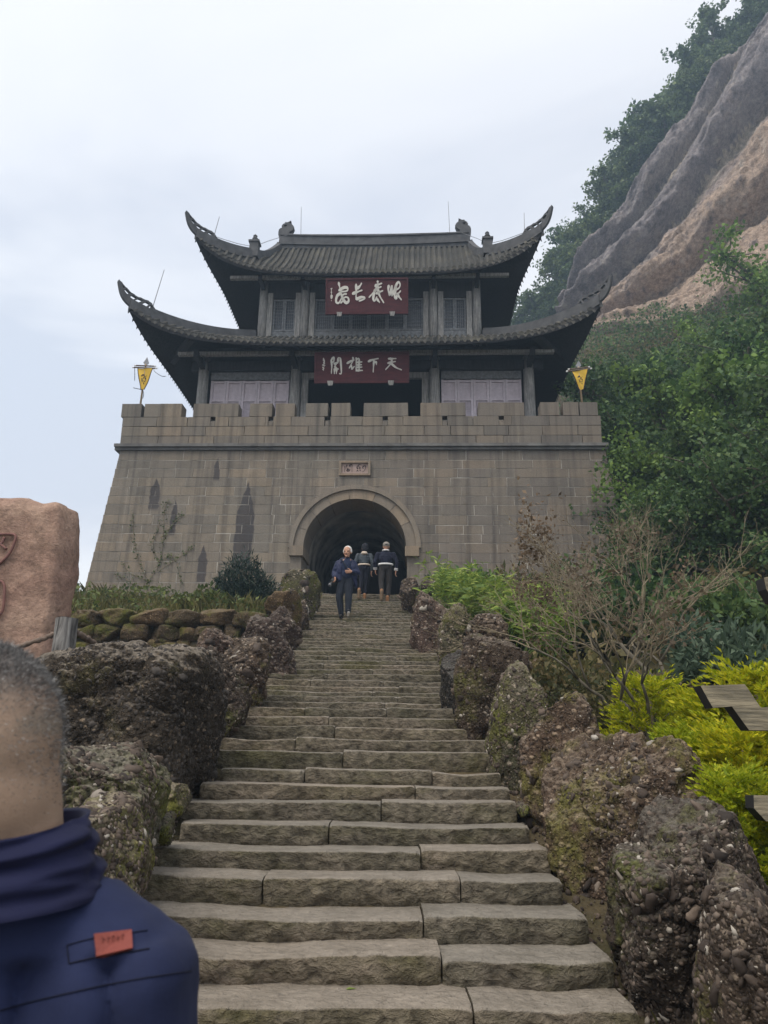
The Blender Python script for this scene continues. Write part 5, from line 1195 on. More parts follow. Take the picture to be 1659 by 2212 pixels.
for (x, y, Y, sc, kd) in [(1345, 905, 27, 1.0, 0), (1420, 960, 25, 1.0, 1), (1385, 1040, 24.5, 0.8, 0), (1500, 900, 26, 1.15, 1), (1600, 880, 24, 1.2, 0), (1465, 1080, 22.5, 0.85, 0), (1490, 1070, 21, 0.9, 1), (1590, 1060, 20, 1.0, 0), (1680, 1000, 21, 1.2, 1), (1320, 850, 33, 0.9, 0), (1400, 880, 36, 0.9, 0), (1470, 880, 34, 1.0, 0), (1550, 860, 33, 1.0, 1), (1640, 790, 31, 1.1, 1), (1690, 700, 34, 1.4, 1), (1590, 830, 38, 0.9, 0), (1500, 850, 41, 0.8, 0), (1660, 850, 27, 1.1, 0), (1290, 880, 40, 0.8, 0), (1350, 830, 44, 0.8, 0), (1430, 820, 46, 0.8, 0), (1425, 1190, 19, 0.6, 0), (1480, 1180, 18, 0.65, 0), (1590, 1190, 17, 0.7, 0), (1670, 1180, 17.5, 0.8, 0)]:
    c = at(x, y + (50 if y < 1000 and x < 1650 else 0), Y); t = slope_t[random.randrange(3)]; H_ = 6.0 * sc
    base = Vector((c.x, Y, c.z - H_ * 0.62)); gzv = float(ground_h(np.array([c.x]), np.array([Y]))[0]); base.z = min(base.z, gzv + 0.2) if gzv > base.z - 3 else base.z
    m = M['leaf_mid'] if kd else M['leaf_dark']
    where = 'at the foot of the cliff' if Y >= 33 else ('close behind the right corner of the gate wall' if x < 1360 else ('low on the slope above the bare maples' if y > 1000 and x < 1560 else ('low on the slope behind the signpost' if y > 1000 else 'on the slope between the cliff and the bare maples')))
    lab = ('bright green broadleaf tree ' if kd else 'dark green evergreen tree ') + where
    plant('slope_tree', lab, 'tree', t[0], t[1], (M['bark'], m), base, random.uniform(0, 6.28), sc * random.uniform(0.95, 1.1), ('bright trees ' if kd else 'dark trees ') + where, max(1.0, (c.z + H_ * 0.38 - base.z) / H_))
# ---------------------------------------------------------------- undergrowth on the slope (uncountable)
def scatter(n, xr, yr, hmin, hmax, size, aspect, seed, keep=None, up=0.4):
    rg = np.random.default_rng(seed); x = rg.uniform(*xr, n); y = rg.uniform(*yr, n)
    if keep is not None: k = keep(x, y); x = x[k]; y = y[k]
    cl = np.clip(fbm(np.stack([x * 0.6, y * 0.6, x * 0], -1), 3, seed) * 0.8 + 0.55, 0.05, 1.2)
    z = ground_h(x, y) + rg.uniform(0, 1, len(x)) ** 0.6 * (hmin + (hmax - hmin) * cl)
    return leaf_quads(np.stack([x, y, z], -1), size, aspect, seed + 1, up)
inslope = lambda x, y: (x > 2.6 + 0.0 * y) & (x > np.interp(y, [6, 10, 22], [3.2, 2.6, 2.3])) & ~((y > 21.6) & (x < 7.9))
V, Fq = scatter(52000, (2.4, 26), (8.5, 46), 0.15, 0.9, 0.16, 0.36, 55, inslope); tag(link('undergrowth', npmesh('undergrowth', V, Fq, 4), M['leaf_under']), 'tangled brown-green undergrowth on the slope right of the steps', kind='stuff')
V, Fq = scatter(30000, (4.5, 30), (18, 50), 0.4, 1.8, 0.2, 0.4, 56, inslope); tag(link('thicket', npmesh('thicket', V, Fq, 4), M['leaf_dark']), 'dense dark green thicket between the slope trees', kind='stuff')
# ---------------------------------------------------------------- shrubs right of the steps
def shrub_mesh(seed, rx, ry, rz, n, leaf, aspect, lump=0.35, shell=0.5):
    rg = np.random.default_rng(seed); q = rg.normal(size=(n, 3)); q /= np.linalg.norm(q, axis=1)[:, None]; rad = rg.random(n) ** shell
    nzv = fbm(q * 2.1 + seed, 3, seed); keepv = rad * (1 + lump * nzv * 1.6); P = q * keepv[:, None] * np.array([rx, ry, rz]); P[:, 2] = np.abs(P[:, 2]) if rz > 0 else P[:, 2]
    d = q + np.array([0, 0, 0.4]); V, Fq = leaf_quads(P, leaf, aspect, seed + 2, 0.3, d, 0.8)
    st = MB()
    for k in range(9):
        e_ = q[k] * np.array([rx, ry, rz]) * 0.75; e_[2] = abs(e_[2]); limb(st, (0, 0, -0.2), e_, 0.02, 0.006, rg, 4, 0.1, 4)
    tm = bpy.data.meshes.new('stem'); tm.from_pydata([tuple(v) for v in st.v], [], st.f); tm.update()
    return tm, npmesh('foliage', V, Fq, 4)
def shrub(name, label, x, y, Y, rx, ry, rz, n, leaf, aspect, mat, seed, group=None, lump=0.35, base=None):
    p = at(x, y, Y); tm, fm = shrub_mesh(seed, rx, ry, rz, n, leaf, aspect, lump)
    o = thing(name, label, 'shrub', (p.x, Y, p.z - (rz if base is None else base)), 0, group)
    link('stem', tm, M['twig'], o); link('foliage', fm, mat, o); return o
shrub('leafy_bush', 'low green bush against the wall right of the arch', 1010, 1228, 20.5, 1.1, 0.6, 0.75, 1600, 0.16, 0.22, M['leaf_mid'], 401)
shrub('leafy_bush', 'bushy green shrub at the right corner of the gate wall', 1365, 1185, 19.5, 0.8, 0.7, 1.4, 2000, 0.15, 0.3, M['leaf_mid'], 402)
shrub('leafy_bush', 'olive shrub with long narrow leaves above the dwarf bamboo', 1110, 1236, 17.0, 1.4, 0.7, 0.8, 2600, 0.2, 0.12, M['leaf_under'], 403)
shrub('leafy_bush', 'dark spreading shrub behind the bare maple', 1240, 1290, 13.5, 1.5, 0.8, 0.9, 3200, 0.14, 0.28, M['leaf_dark'], 404)
shrub('leafy_bush', 'tall dark shrub behind the bare maple and under the slope trees', 1400, 1240, 13.0, 1.8, 0.8, 1.1, 4000, 0.13, 0.3, M['leaf_dark'], 405)
shrub('leafy_bush', 'dark leafy shrub above the blue-green bush', 1600, 1240, 11.5, 1.6, 0.8, 1.0, 4000, 0.12, 0.3, M['leaf_dark'], 406)
shrub('leafy_bush', 'brown half-bare shrub at the foot of the bare maple', 1300, 1460, 9.0, 1.2, 0.6, 0.6, 2600, 0.09, 0.25, M['leaf_under'], 407)
shrub('leafy_bush', 'brown and green shrub between the boulders and the bare maple', 1180, 1420, 10.0, 0.9, 0.6, 0.45, 2200, 0.09, 0.25, M['leaf_under'], 408)
shrub('lance_leaf_bush', 'blue-green bush with drooping lance leaves above the golden shrubs', 1600, 1370, 9.2, 0.9, 0.6, 0.55, 2000, 0.17, 0.13, M['leaf_blue'], 409)
shrub('lance_leaf_bush', 'small blue-green lance-leaved bush behind the maple trunk', 1500, 1350, 10.0, 0.55, 0.4, 0.3, 700, 0.16, 0.13, M['leaf_blue'], 410)
# dwarf bamboo by the boulders
def bamboo():
    rg = np.random.default_rng(5); P = []; D = []
    o = thing('dwarf_bamboo', 'bright green dwarf bamboo clump spilling down beside the right boulders', 'plant', (at(1060, 1330, 13.5).x, 13.5, at(1060, 1330, 13.5).z))
    st = MB()
    for k in range(460):
        t = rg.random(); vx = 950 + 245 * t + rg.normal() * 18; Y = 17.0 - 5.6 * t + rg.normal() * 0.5; vy = 1264 + 72 * t + rg.normal() * 17
        top = at(vx, vy - 24, Y); ln = rg.uniform(0.25, 0.6); lean = rg.normal(size=3) * 0.16; a = np.array(top) + np.array([lean[0], lean[1], 0]); b = a - np.array([lean[0] * 2, lean[1] * 2, ln + 0.3])
        st.tube([Vector(b), Vector(a)], [0.006, 0.003], 3, False)
        for j in range(15):
            q = b + (a - b) * rg.uniform(0.35, 1.05); az = rg.uniform(0, 6.28); P.append(q); D.append([math.cos(az), math.sin(az), rg.uniform(-0.5, 0.5)])
    V, Fq = leaf_quads(np.array(P), 0.21, 0.10, 6, 0.5, np.array(D), 0.2); L0 = np.array(o.location)
    st.build('culm', M['leaf_bamboo'], o, False, o.location); link('foliage', npmesh('foliage', V - L0, Fq, 4), M['leaf_bamboo'], o)
bamboo()
# golden conifers: feathery sprays
def conifer_mesh(seed, R0, H_, nsp, leaf):
    rg = np.random.default_rng(seed); P = []; D = []; st = MB()
    for k in range(nsp):
        h = rg.random() ** 0.8; az = rg.uniform(0, 6.28); rr = R0 * (1 - 0.75 * h ** 1.3) * (0.55 + 0.5 * rg.random()); base = np.array([math.cos(az) * rr * 0.75, math.sin(az) * rr * 0.75, h * H_ * 0.92]); out = np.array([math.cos(az), math.sin(az), rg.uniform(0.35, 1.1)]); out /= np.linalg.norm(out)
        ln = rg.uniform(0.12, 0.24); sd = np.cross(out, [0, 0, 1.0]); sd /= np.linalg.norm(sd)
        for j in range(11):
            t = j / 10; c = base + out * ln * t + np.array([0, 0, -0.05 * t * t])
            for s in (-1, 1): P.append(c); D.append(out * 0.75 + sd * s * 0.9 * (1 - 0.4 * t) + np.array([0, 0, 0.12]))
        P.append(base + out * ln); D.append(out)
    V, Fq = leaf_quads(np.array(P), leaf, 0.16, seed + 1, 0.2, np.array(D), 0.12)
    limb(st, (0, 0, -0.3), (0, 0, H_ * 0.85), 0.03, 0.008, rg, 5, 0.03, 6)
    tm = bpy.data.meshes.new('stem'); tm.from_pydata([tuple(v) for v in st.v], [], st.f); tm.update(); return tm, npmesh('foliage', V, Fq, 4)
cm = [conifer_mesh(500 + i, 0.62, 1.3, 520, 0.052) for i in range(2)]
for i, (x, y, Y, sc, lab) in enumerate([(1625, 1425, 6.0, 1.15, 'tallest golden yellow conifer shrub beside the signpost'), (1530, 1480, 6.3, 0.95, 'golden conifer shrub behind the upper signpost board'), (1395, 1450, 7.4, 0.95, 'golden conifer shrub behind the thin maple trunks'), (1590, 1560, 5.2, 0.85, 'lime conifer shrub under the upper signpost board'), (1680, 1530, 5.3, 1.1, 'lime conifer shrub between the two signpost boards'), (1480, 1560, 5.9, 0.75, 'lime conifer shrub just behind the domed boulder'), (1570, 1650, 4.7, 0.7, 'lowest lime conifer shrub behind the pebbly boulder'), (1660, 1690, 4.6, 0.75, 'lime conifer shrub beside the lower signpost board')]):
    p = at(x, y, Y); t = cm[i % 2]; o = thing('golden_conifer', lab, 'shrub', (p.x, Y, p.z - 1.3 * sc), i * 1.3, 'golden conifer shrubs'); o.scale = (sc, sc, sc); link('stem', t[0], M['twig'], o); link('foliage', t[1], M['leaf_lime'], o)
# bare maples
def maple(label, x, y, Y, seed, H_, lean, spread, nleaf):
    rg = np.random.default_rng(seed); b = at(x, y, Y); o = thing('bare_maple', label, 'tree', (b.x, Y, b.z - 0.5)); mb = MB(); tw = MB(); tips = []
    def grow(p, d, ln, r, lv):
        q = p + d * ln; pts = limb(mb if lv < 3 else tw, p, q, r, r * 0.68, rg, 4 if lv < 3 else 3, 0.14, 7 if lv < 2 else 4); tips.append((q, lv))
        if lv >= 6 or ln < 0.07: return
        for k in range(3 if lv < 1 else int(rg.integers(2, 4))):
            a = rg.normal(size=3) * np.array([1, 0.7, 0.55]) * spread; nd = d + a + np.array([0, 0, 0.10]); nd /= np.linalg.norm(nd); s = pts[-1] if k < 2 else pts[-2]
            grow(np.array(s), nd, ln * rg.uniform(0.62, 0.88), r * 0.60, lv + 1)
    grow(np.array([0, 0, 0.0]), np.array(lean) / np.linalg.norm(lean), H_ * 0.30, 0.036 * H_ / 2.6, 0)
    mb.build('trunk', M['bark'], o, True); tag(tw.build('twig', M['twig'], o), kind='stuff')
    T = np.array([t for t, l in tips if l >= 4]); P = T[rg.integers(0, len(T), nleaf)] + rg.normal(size=(nleaf, 3)) * 0.10
    keep = (fbm(P * 0.9, 2, seed) > 0.0) & (P[:, 0] > -1.25); P = P[keep]
    V, Fq = leaf_quads(P, 0.055, 0.3, seed, -0.2); link('dry_leaves', npmesh('dry_leaves', V, Fq, 4), M['leaf_brown'], o)
maple('bare maple with forked grey-green trunk and dry brown leaves behind the golden conifers', 1442, 1600, 7.8, 71, 3.1, (0.06, 0.05, 1), 0.55, 4600)
maple('thin bare maple leaning over the boulders right of the steps', 1352, 1590, 8.4, 82, 2.7, (0.0, 0.05, 1), 0.55, 2200)
maple('thin dark bare sapling close behind the domed boulder', 1405, 1610, 7.2, 75, 2.2, (-0.05, 0.0, 1), 0.5, 500)
maple('bare brown-leaved maple against the right part of the gate wall', 1370, 1380, 12.5, 76, 2.6, (0.0, 0.1, 1), 0.6, 250)
# ---------------------------------------------------------------- left: grass, shrub and creeper below the wall
def grass(n, xr, yr, hr, wd, seed, keep=None):
    rg = np.random.default_rng(seed); x = rg.uniform(*xr, n); y = rg.uniform(*yr, n)
    if keep is not None: k = keep(x, y); x = x[k]; y = y[k]
    m = len(x); z = ground_h(x, y) - 0.03; cl = np.clip(fbm(np.stack([x * 0.9, y * 0.5, x * 0], -1), 3, seed) + 0.7, 0.25, 1.4); h = rg.uniform(*hr, m) * cl; az = rg.uniform(0, 6.28, m); bend = rg.uniform(0.15, 0.7, m) * h
    b = np.stack([x, y, z], -1); s = np.stack([np.cos(az + 1.57), np.sin(az + 1.57), 0 * az], -1) * wd; d = np.stack([np.cos(az) * bend, np.sin(az) * bend, h], -1); mid = b + d * np.array([0.35, 0.35, 0.62])
    V = np.stack([b - s, b + s, mid + s * 0.7, b + d, mid - s * 0.7], 1).reshape(-1, 3); return V, np.arange(m * 5, dtype=np.int32).reshape(-1, 5)
V, Fq = grass(9500, (-9.2, -1.75), (14.2, 21.9), (0.10, 0.46), 0.006, 91); tag(link('terrace_grass', npmesh('terrace_grass', V, Fq, 5), M['leaf_grass']), 'yellow-green grass on the terrace below the gate wall', kind='stuff')
V, Fq = scatter(1800, (-9.0, -1.9), (14.2, 21.8), 0.05, 0.5, 0.12, 0.3, 92); tag(link('terrace_weeds', npmesh('terrace_weeds', V, Fq, 4), M['leaf_vine']), 'green weeds among the terrace grass', kind='stuff')
V, Fq = grass(5000, (-2.4, 2.6), (3.4, 21.5), (0.03, 0.13), 0.004, 93, lambda x, y: (x < np.interp(y, SD, SL) - 0.02) | (x > np.interp(y, SD, SR) + 0.02)); tag(link('edge_grass', npmesh('edge_grass', V, Fq, 5), M['leaf_grass']), 'short grass and moss tufts at the step ends', kind='stuff')
shrub('dark_shrub', 'dark fine-leaved shrub above the dry-stone wall left of the arch', 530, 1216, 17.0, 0.88, 0.6, 1.4, 13000, 0.16, 0.07, M['leaf_shrub'], 420, None, 0.25)
shrub('leafy_bush', 'light green trailing bush left of the dark shrub', 455, 1270, 16.4, 0.55, 0.4, 0.55, 1100, 0.12, 0.3, M['leaf_vine'], 421)
def vine():
    o = thing('climbing_vine', 'thin green creeper climbing the left part of the gate wall', 'plant', G, YAW); rg = np.random.default_rng(9); st = MB(); P = []
    for pth in ([(318, 1290), (322, 1255), (345, 1215), (352, 1160), (356, 1100), (365, 1078)], [(322, 1255), (300, 1215), (290, 1165), (285, 1110)], [(345, 1215), (370, 1200), (385, 1225), (390, 1260)], [(345, 1215), (330, 1180), (345, 1130)], [(352, 1160), (375, 1130), (395, 1112)], [(322, 1255), (285, 1240), (265, 1215)], [(340, 1235), (385, 1205), (420, 1180)], [(300, 1270), (270, 1250), (250, 1240)]):
        pp = crom([gl(x, y, -0.03, BAT) for x, y in pth], 10); st.tube(pp, 0.007, 4, False)
        for q in pp:
            for j in range(int(rg.integers(0, 5))):
                w_ = rg.normal(size=3) * np.array([0.045, 0.015, 0.05]); P.append(np.array(q) + w_ + np.array([0, -0.02, 0]))
    P = np.array(P); D = rg.normal(size=P.shape); D[:, 1] = -abs(D[:, 1]) * 0.6; V, Fq = leaf_quads(P, 0.06, 0.36, 10, 0.1, D, 0.2)
    st.build('stem', M['twig'], o); link('foliage', npmesh('foliage', V, Fq, 4), M['leaf_vine'], o)
vine()
# fallen leaf on a low step
p = at(740, 2140, 4.05); mb = MB(); mb.add([p, p + Vector((0.03, 0.012, 0.012)), p + Vector((0.065, 0.0, 0.01)), p + Vector((0.03, -0.018, 0.014))], [(0, 1, 2, 3)]); mb.tube([p, p - Vector((0.04, -0.01, -0.003))], 0.002, 4); o = mb.build('green_leaf', M['leaf_bamboo']); tag(o, 'single green leaf lying on a low step', 'leaf')
# ---------------------------------------------------------------- the misty air of the gorge
n = bpy.data.materials.new('mist'); n.use_nodes = True; t = n.node_tree
for q in list(t.nodes): t.nodes.remove(q)
ov = t.nodes.new('ShaderNodeOutputMaterial'); pv = t.nodes.new('ShaderNodeVolumePrincipled'); pv.inputs['Color'].default_value = (0.58, 0.78, 1.0, 1); pv.inputs['Density'].default_value = 0.0019; pv.inputs['Anisotropy'].default_value = 0.2
t.links.new(pv.outputs[0], ov.inputs['Volume'])
HZ = dict(x=(-170, 150), y=(-70, 180), z=(-60, 95))
# ---------------------------------------------------------------- people
def fingers(mb, wrist, d, side, r=0.0085, curl=0.35, k=1.0, thumb=1):
    """palm and five fingers from the wrist along d; side = thumb direction"""
    w_ = Vector(wrist); d = Vector(d).normalized(); s = Vector(side); s = (s - d * s.dot(d)).normalized(); nrm = d.cross(s)
    pc = w_ + d * 0.05 * k
    mb.ball(pc, (0.042 * k, 0.018 * k, 0.05 * k), 10, 7, Matrix((s, nrm, d)).transposed())
    for i, (o, l) in enumerate(((0.03, 0.07), (0.011, 0.078), (-0.009, 0.072), (-0.028, 0.056))):
        p = w_ + d * 0.085 * k + s * o * k; q = p + (d * (1 - curl) + nrm * curl * 0.7).normalized() * l * 0.55 * k; t = q + (d * (1 - 2 * curl) + nrm * curl * 1.6).normalized() * l * 0.5 * k
        mb.capsule(p, q, r * k, r * 0.92 * k, 7); mb.capsule(q, t, r * 0.92 * k, r * 0.75 * k, 7)
    p = w_ + d * 0.03 * k + s * 0.035 * k; q = p + (d * 0.75 + s * 0.75 * thumb).normalized() * 0.04 * k; t = q + (d * 0.95 + s * 0.2 + nrm * 0.2).normalized() * 0.032 * k
    mb.capsule(p, q, r * 1.15 * k, r * k, 7); mb.capsule(q, t, r * k, r * 0.8 * k, 7)
def head_vol(mb, c, f, k=1.0):
    """skull, jaw, nose, ears; f = facing (unit, horizontal)"""
    c = Vector(c); f = Vector(f).normalized(); s = Vector((f.y, -f.x, 0)); u = Vector((0, 0, 1)); Mx = Matrix((s, f, u)).transposed()
    mb.ball(c + u * 0.025 * k, (0.076 * k, 0.095 * k, 0.092 * k), 16, 12, Mx); mb.ball(c + f * 0.028 * k - u * 0.05 * k, (0.058 * k, 0.062 * k, 0.072 * k), 14, 10, Mx)
    mb.ball(c + f * 0.085 * k - u * 0.098 * k, (0.026 * k, 0.02 * k, 0.02 * k), 8, 6, Mx)
    mb.capsule(c + f * 0.085 * k + u * 0.008 * k, c + f * 0.108 * k - u * 0.035 * k, 0.008 * k, 0.016 * k, 8)
    for q in (-1, 1): mb.ball(c + s * q * 0.078 * k - f * 0.005 * k - u * 0.012 * k, (0.012 * k, 0.022 * k, 0.033 * k), 8, 6, Mx); mb.ball(c + s * q * 0.034 * k + f * 0.072 * k - u * 0.03 * k, (0.022 * k, 0.02 * k, 0.018 * k), 8, 6, Mx)
    mb.capsule(c + s * 0.05 * k + f * 0.078 * k + u * 0.018 * k, c - s * 0.05 * k + f * 0.078 * k + u * 0.018 * k, 0.013 * k, 0.013 * k, 6)
    return Mx
def face(par, c, f, k, brow=True):
    c = Vector(c); f = Vector(f).normalized(); s = Vector((f.y, -f.x, 0)); u = Vector((0, 0, 1)); mb = MB()
    for q in (-1, 1): mb.ball(c + s * q * 0.033 * k + f * 0.090 * k - u * 0.002 * k, (0.016 * k, 0.008 * k, 0.006 * k), 8, 5, Matrix((s, f, u)).transposed())
    mb.build('eyes', M['dark_feature'], par, True)
    mb = MB(); mb.tube([c + s * q * 0.026 * k + f * (0.094 - 0.01 * abs(q)) * k - u * (0.066 + 0.003 * abs(q)) * k for q in (-1, -.5, 0, .5, 1)], 0.005 * k, 6); mb.build('mouth', M['label_ink'], par, True)
def vx(mb, name, mat, par, size=0.012, it=5, fn=None):
    me_ = vox(mb, name, size, it)
    if fn is not None:
        P = get_co(me_); N_ = get_no(me_); set_co(me_, fn(P, N_))
    return link(name, me_, mat, par, True)
fold = lambda amp, sc, seed: (lambda P, N_: P + N_ * (fbm(P * np.array(sc), 3, seed) * amp)[:, None])
def stand(Y, vx_): 
    i = int(np.argmax(SD > Y)) - 1; return Vector((at(vx_, 1300, Y).x, Y, SH[i]))

# --- white-haired man coming down
o = thing('person', 'white-haired person in open navy jacket and dark trousers walking down the steps', 'person', stand(17.55, 745) + Vector((0, 0, 0.0)))
HC = (0.03, -0.03, 1.555); HF = Vector((-0.22, -1, -0.05))
b = MB(); head_vol(b, HC, HF, 1.16); b.capsule((0.02, 0.0, 1.34), (0.03, -0.015, 1.50), 0.056, 0.052)
b.ball((0.0, 0.02, 1.2), (0.17, 0.10, 0.2)); b.ball((0.0, 0.02, 0.98), (0.15, 0.1, 0.17)); b.ball((0.02, 0, 1.33), (0.17, 0.07, 0.07))
for s, hip, kn, an, toe in ((-1, (-0.09, 0.02, 0.9), (-0.13, -0.02, 0.49), (-0.075, 0.0, 0.08), (-0.085, -0.14, 0.03)), (1, (0.09, 0.02, 0.9), (0.085, -0.08, 0.50), (0.085, -0.16, 0.13), (0.10, -0.30, 0.12))):
    b.capsule(hip, kn, 0.08, 0.055); b.capsule(kn, an, 0.052, 0.036); b.capsule(an, toe, 0.036, 0.026)
sl, el, hl_ = (-0.165, 0.02, 1.31), (-0.265, 0.03, 1.07), (-0.255, -0.07, 0.955); sr, er, hr_ = (0.185, 0.02, 1.31), (0.285, -0.02, 1.07), (0.15, -0.19, 1.06)
for a1, a2, a3 in ((sl, el, hl_), (sr, er, hr_)): b.capsule(a1, a2, 0.048, 0.04); b.capsule(a2, a3, 0.038, 0.028)
fingers(b, hl_, (0.25, -0.25, -0.9), (0.3, -0.9, 0), 0.010, 0.5, 1.1); fingers(b, hr_, (-0.95, -0.15, -0.1), (0, -0.3, 0.9), 0.010, 0.4, 1.1)
body = vx(b, 'body', M['skin'], o, 0.009, 3)
face(body, HC, HF, 1.16)
h = MB(); c = Vector(HC); f = HF.normalized(); s_ = Vector((f.y, -f.x, 0)); Mx = Matrix((s_, f, Vector((0, 0, 1)))).transposed()
h.ball(c + Vector((0, 0, 0.055)) - f * 0.03, (0.098, 0.108, 0.10), 16, 12, Mx)
for q in (-1, 1): h.ball(c + s_ * q * 0.084 - f * 0.02 + Vector((0, 0, 0.01)), (0.024, 0.05, 0.055), 10, 8, Mx)
vx(h, 'hair', M['white_hair'], o, 0.009, 2, fold(0.006, (40, 40, 30), 3))
t = MB()
for hip, kn, an, kr, ar in (((-0.085, 0.02, 0.92), (-0.13, -0.02, 0.49), (-0.075, 0.0, 0.10), 0.088, 0.066), ((0.085, 0.02, 0.92), (0.085, -0.08, 0.50), (0.085, -0.155, 0.15), 0.088, 0.066)): t.capsule(hip, kn, 0.115, kr); t.capsule(kn, an, kr, ar)
t.ball((0, 0.02, 0.95), (0.185, 0.13, 0.17)); vx(t, 'trousers', M['denim'], o, 0.011, 5, fold(0.012, (14, 14, 7), 5))
for an, toe, m_, tl in (((-0.075, 0.02, 0.05), (-0.085, -0.17, 0.035), 'black_shoe', 0), ((0.085, -0.14, 0.10), (0.105, -0.31, 0.14), 'black_shoe', 1)):
    q = MB(); q.capsule(an, toe, 0.048, 0.04); q.ball(Vector(an) + Vector((0, 0.03, 0.0)), (0.045, 0.06, 0.05)); sh = vx(q, 'shoe', M[m_], o, 0.009, 3)
    q = MB(); q.capsule(Vector(an) - Vector((0, -0.02, 0.035)), Vector(toe) - Vector((0, 0.0, 0.026)), 0.03, 0.03); vx(q, 'shoe_sole', M['white' if tl else 'black_shoe'], sh, 0.009, 2)
q = MB(); q.ball((0.03, -0.045, 1.2), (0.14, 0.10, 0.2)); q.capsule((0.03, -0.02, 1.36), (0.03, -0.02, 1.40), 0.075, 0.06); q.ball((0.02, -0.03, 1.02), (0.15, 0.115, 0.14)); vx(q, 'shirt', M['blue_shirt'], o, 0.012, 4, fold(0.008, (15, 15, 9), 7))
j = MB()
j.ball((-0.02, 0.035, 1.20), (0.21, 0.125, 0.24)); j.ball((-0.13, -0.02, 1.1), (0.10, 0.11, 0.24)); j.ball((0.17, -0.015, 1.12), (0.10, 0.11, 0.24)); j.ball((-0.02, 0.05, 0.98), (0.23, 0.11, 0.16)); j.ball((0.0, 0.04, 1.345), (0.2, 0.09, 0.085))
for a1, a2, a3 in ((sl, el, hl_), (sr, er, hr_)): j.capsule(a1, a2, 0.07, 0.066); j.capsule(a2, Vector(a2).lerp(Vector(a3), 0.86), 0.064, 0.052)
j.capsule((0.19, -0.02, 1.0), (0.255, 0.0, 0.74), 0.085, 0.03); j.capsule((-0.16, -0.03, 1.0), (-0.13, -0.05, 0.90), 0.09, 0.07); j.capsule((0.10, 0.06, 0.98), (0.2, 0.06, 0.80), 0.09, 0.05)
for s in (-1, 1): j.capsule((0.02 + s * 0.085, 0.03, 1.40), (0.02 + s * 0.13, -0.06, 1.31), 0.034, 0.03)
jk = vx(j, 'jacket', M['navy_shell'], o, 0.012, 3, fold(0.022, (13, 13, 10), 11))
q = MB(); q.tube([(-0.13, -0.01, 1.41), (-0.075, -0.13, 1.33), (0.0, -0.165, 1.21), (0.07, -0.165, 1.10), (0.2, -0.1, 0.98)], 0.02, 6, True, 0.5); q.build('shoulder_strap', M['denim'], o, True)
q = MB(); q.ball((-0.27, 0.0, 0.86), (0.075, 0.07, 0.10)); cb = vx(q, 'camera_bag', M['bag'], o, 0.011, 2)
q = MB(); q.tube([(-0.29, -0.02, 0.83), (-0.345, -0.09, 0.765)], [0.042, 0.042], 12); q.build('lens', M['bag'], o, True)
q = MB(); q.tube([(-0.345, -0.09, 0.765), (-0.362, -0.11, 0.745)], [0.044, 0.041], 12); q.build('lens_cap', M['rod'], o, True)

# --- walkers going up, seen from behind
def boots(o, flat, lifted):
    q = MB(); q.capsule(Vector(flat) + Vector((0, -0.03, 0.045)), Vector(flat) + Vector((0, 0.15, 0.04)), 0.05, 0.042); q.capsule(Vector(flat) + Vector((0, -0.03, 0.06)), Vector(flat) + Vector((0, -0.035, 0.14)), 0.05, 0.055); sh = vx(q, 'boot', M['tan_boot'], o, 0.009, 3)
    q = MB(); q.capsule(Vector(flat) + Vector((0, -0.05, 0.015)), Vector(flat) + Vector((0, 0.17, 0.015)), 0.04, 0.036); vx(q, 'boot_sole', M['boot_sole'], sh, 0.009, 2)
    L_ = Vector(lifted); q = MB(); q.capsule(L_ + Vector((0, 0.0, 0.07)), L_ + Vector((0, 0.03, -0.11)), 0.05, 0.045); q.capsule(L_ + Vector((0, 0.03, 0.06)), L_ + Vector((0, 0.06, 0.13)), 0.05, 0.052); sh = vx(q, 'boot', M['tan_boot'], o, 0.009, 3)
    q = MB(); q.capsule(L_ + Vector((0, -0.035, 0.085)), L_ + Vector((0, -0.01, -0.125)), 0.042, 0.042); vx(q, 'boot_sole', M['boot_sole'], sh, 0.009, 2)
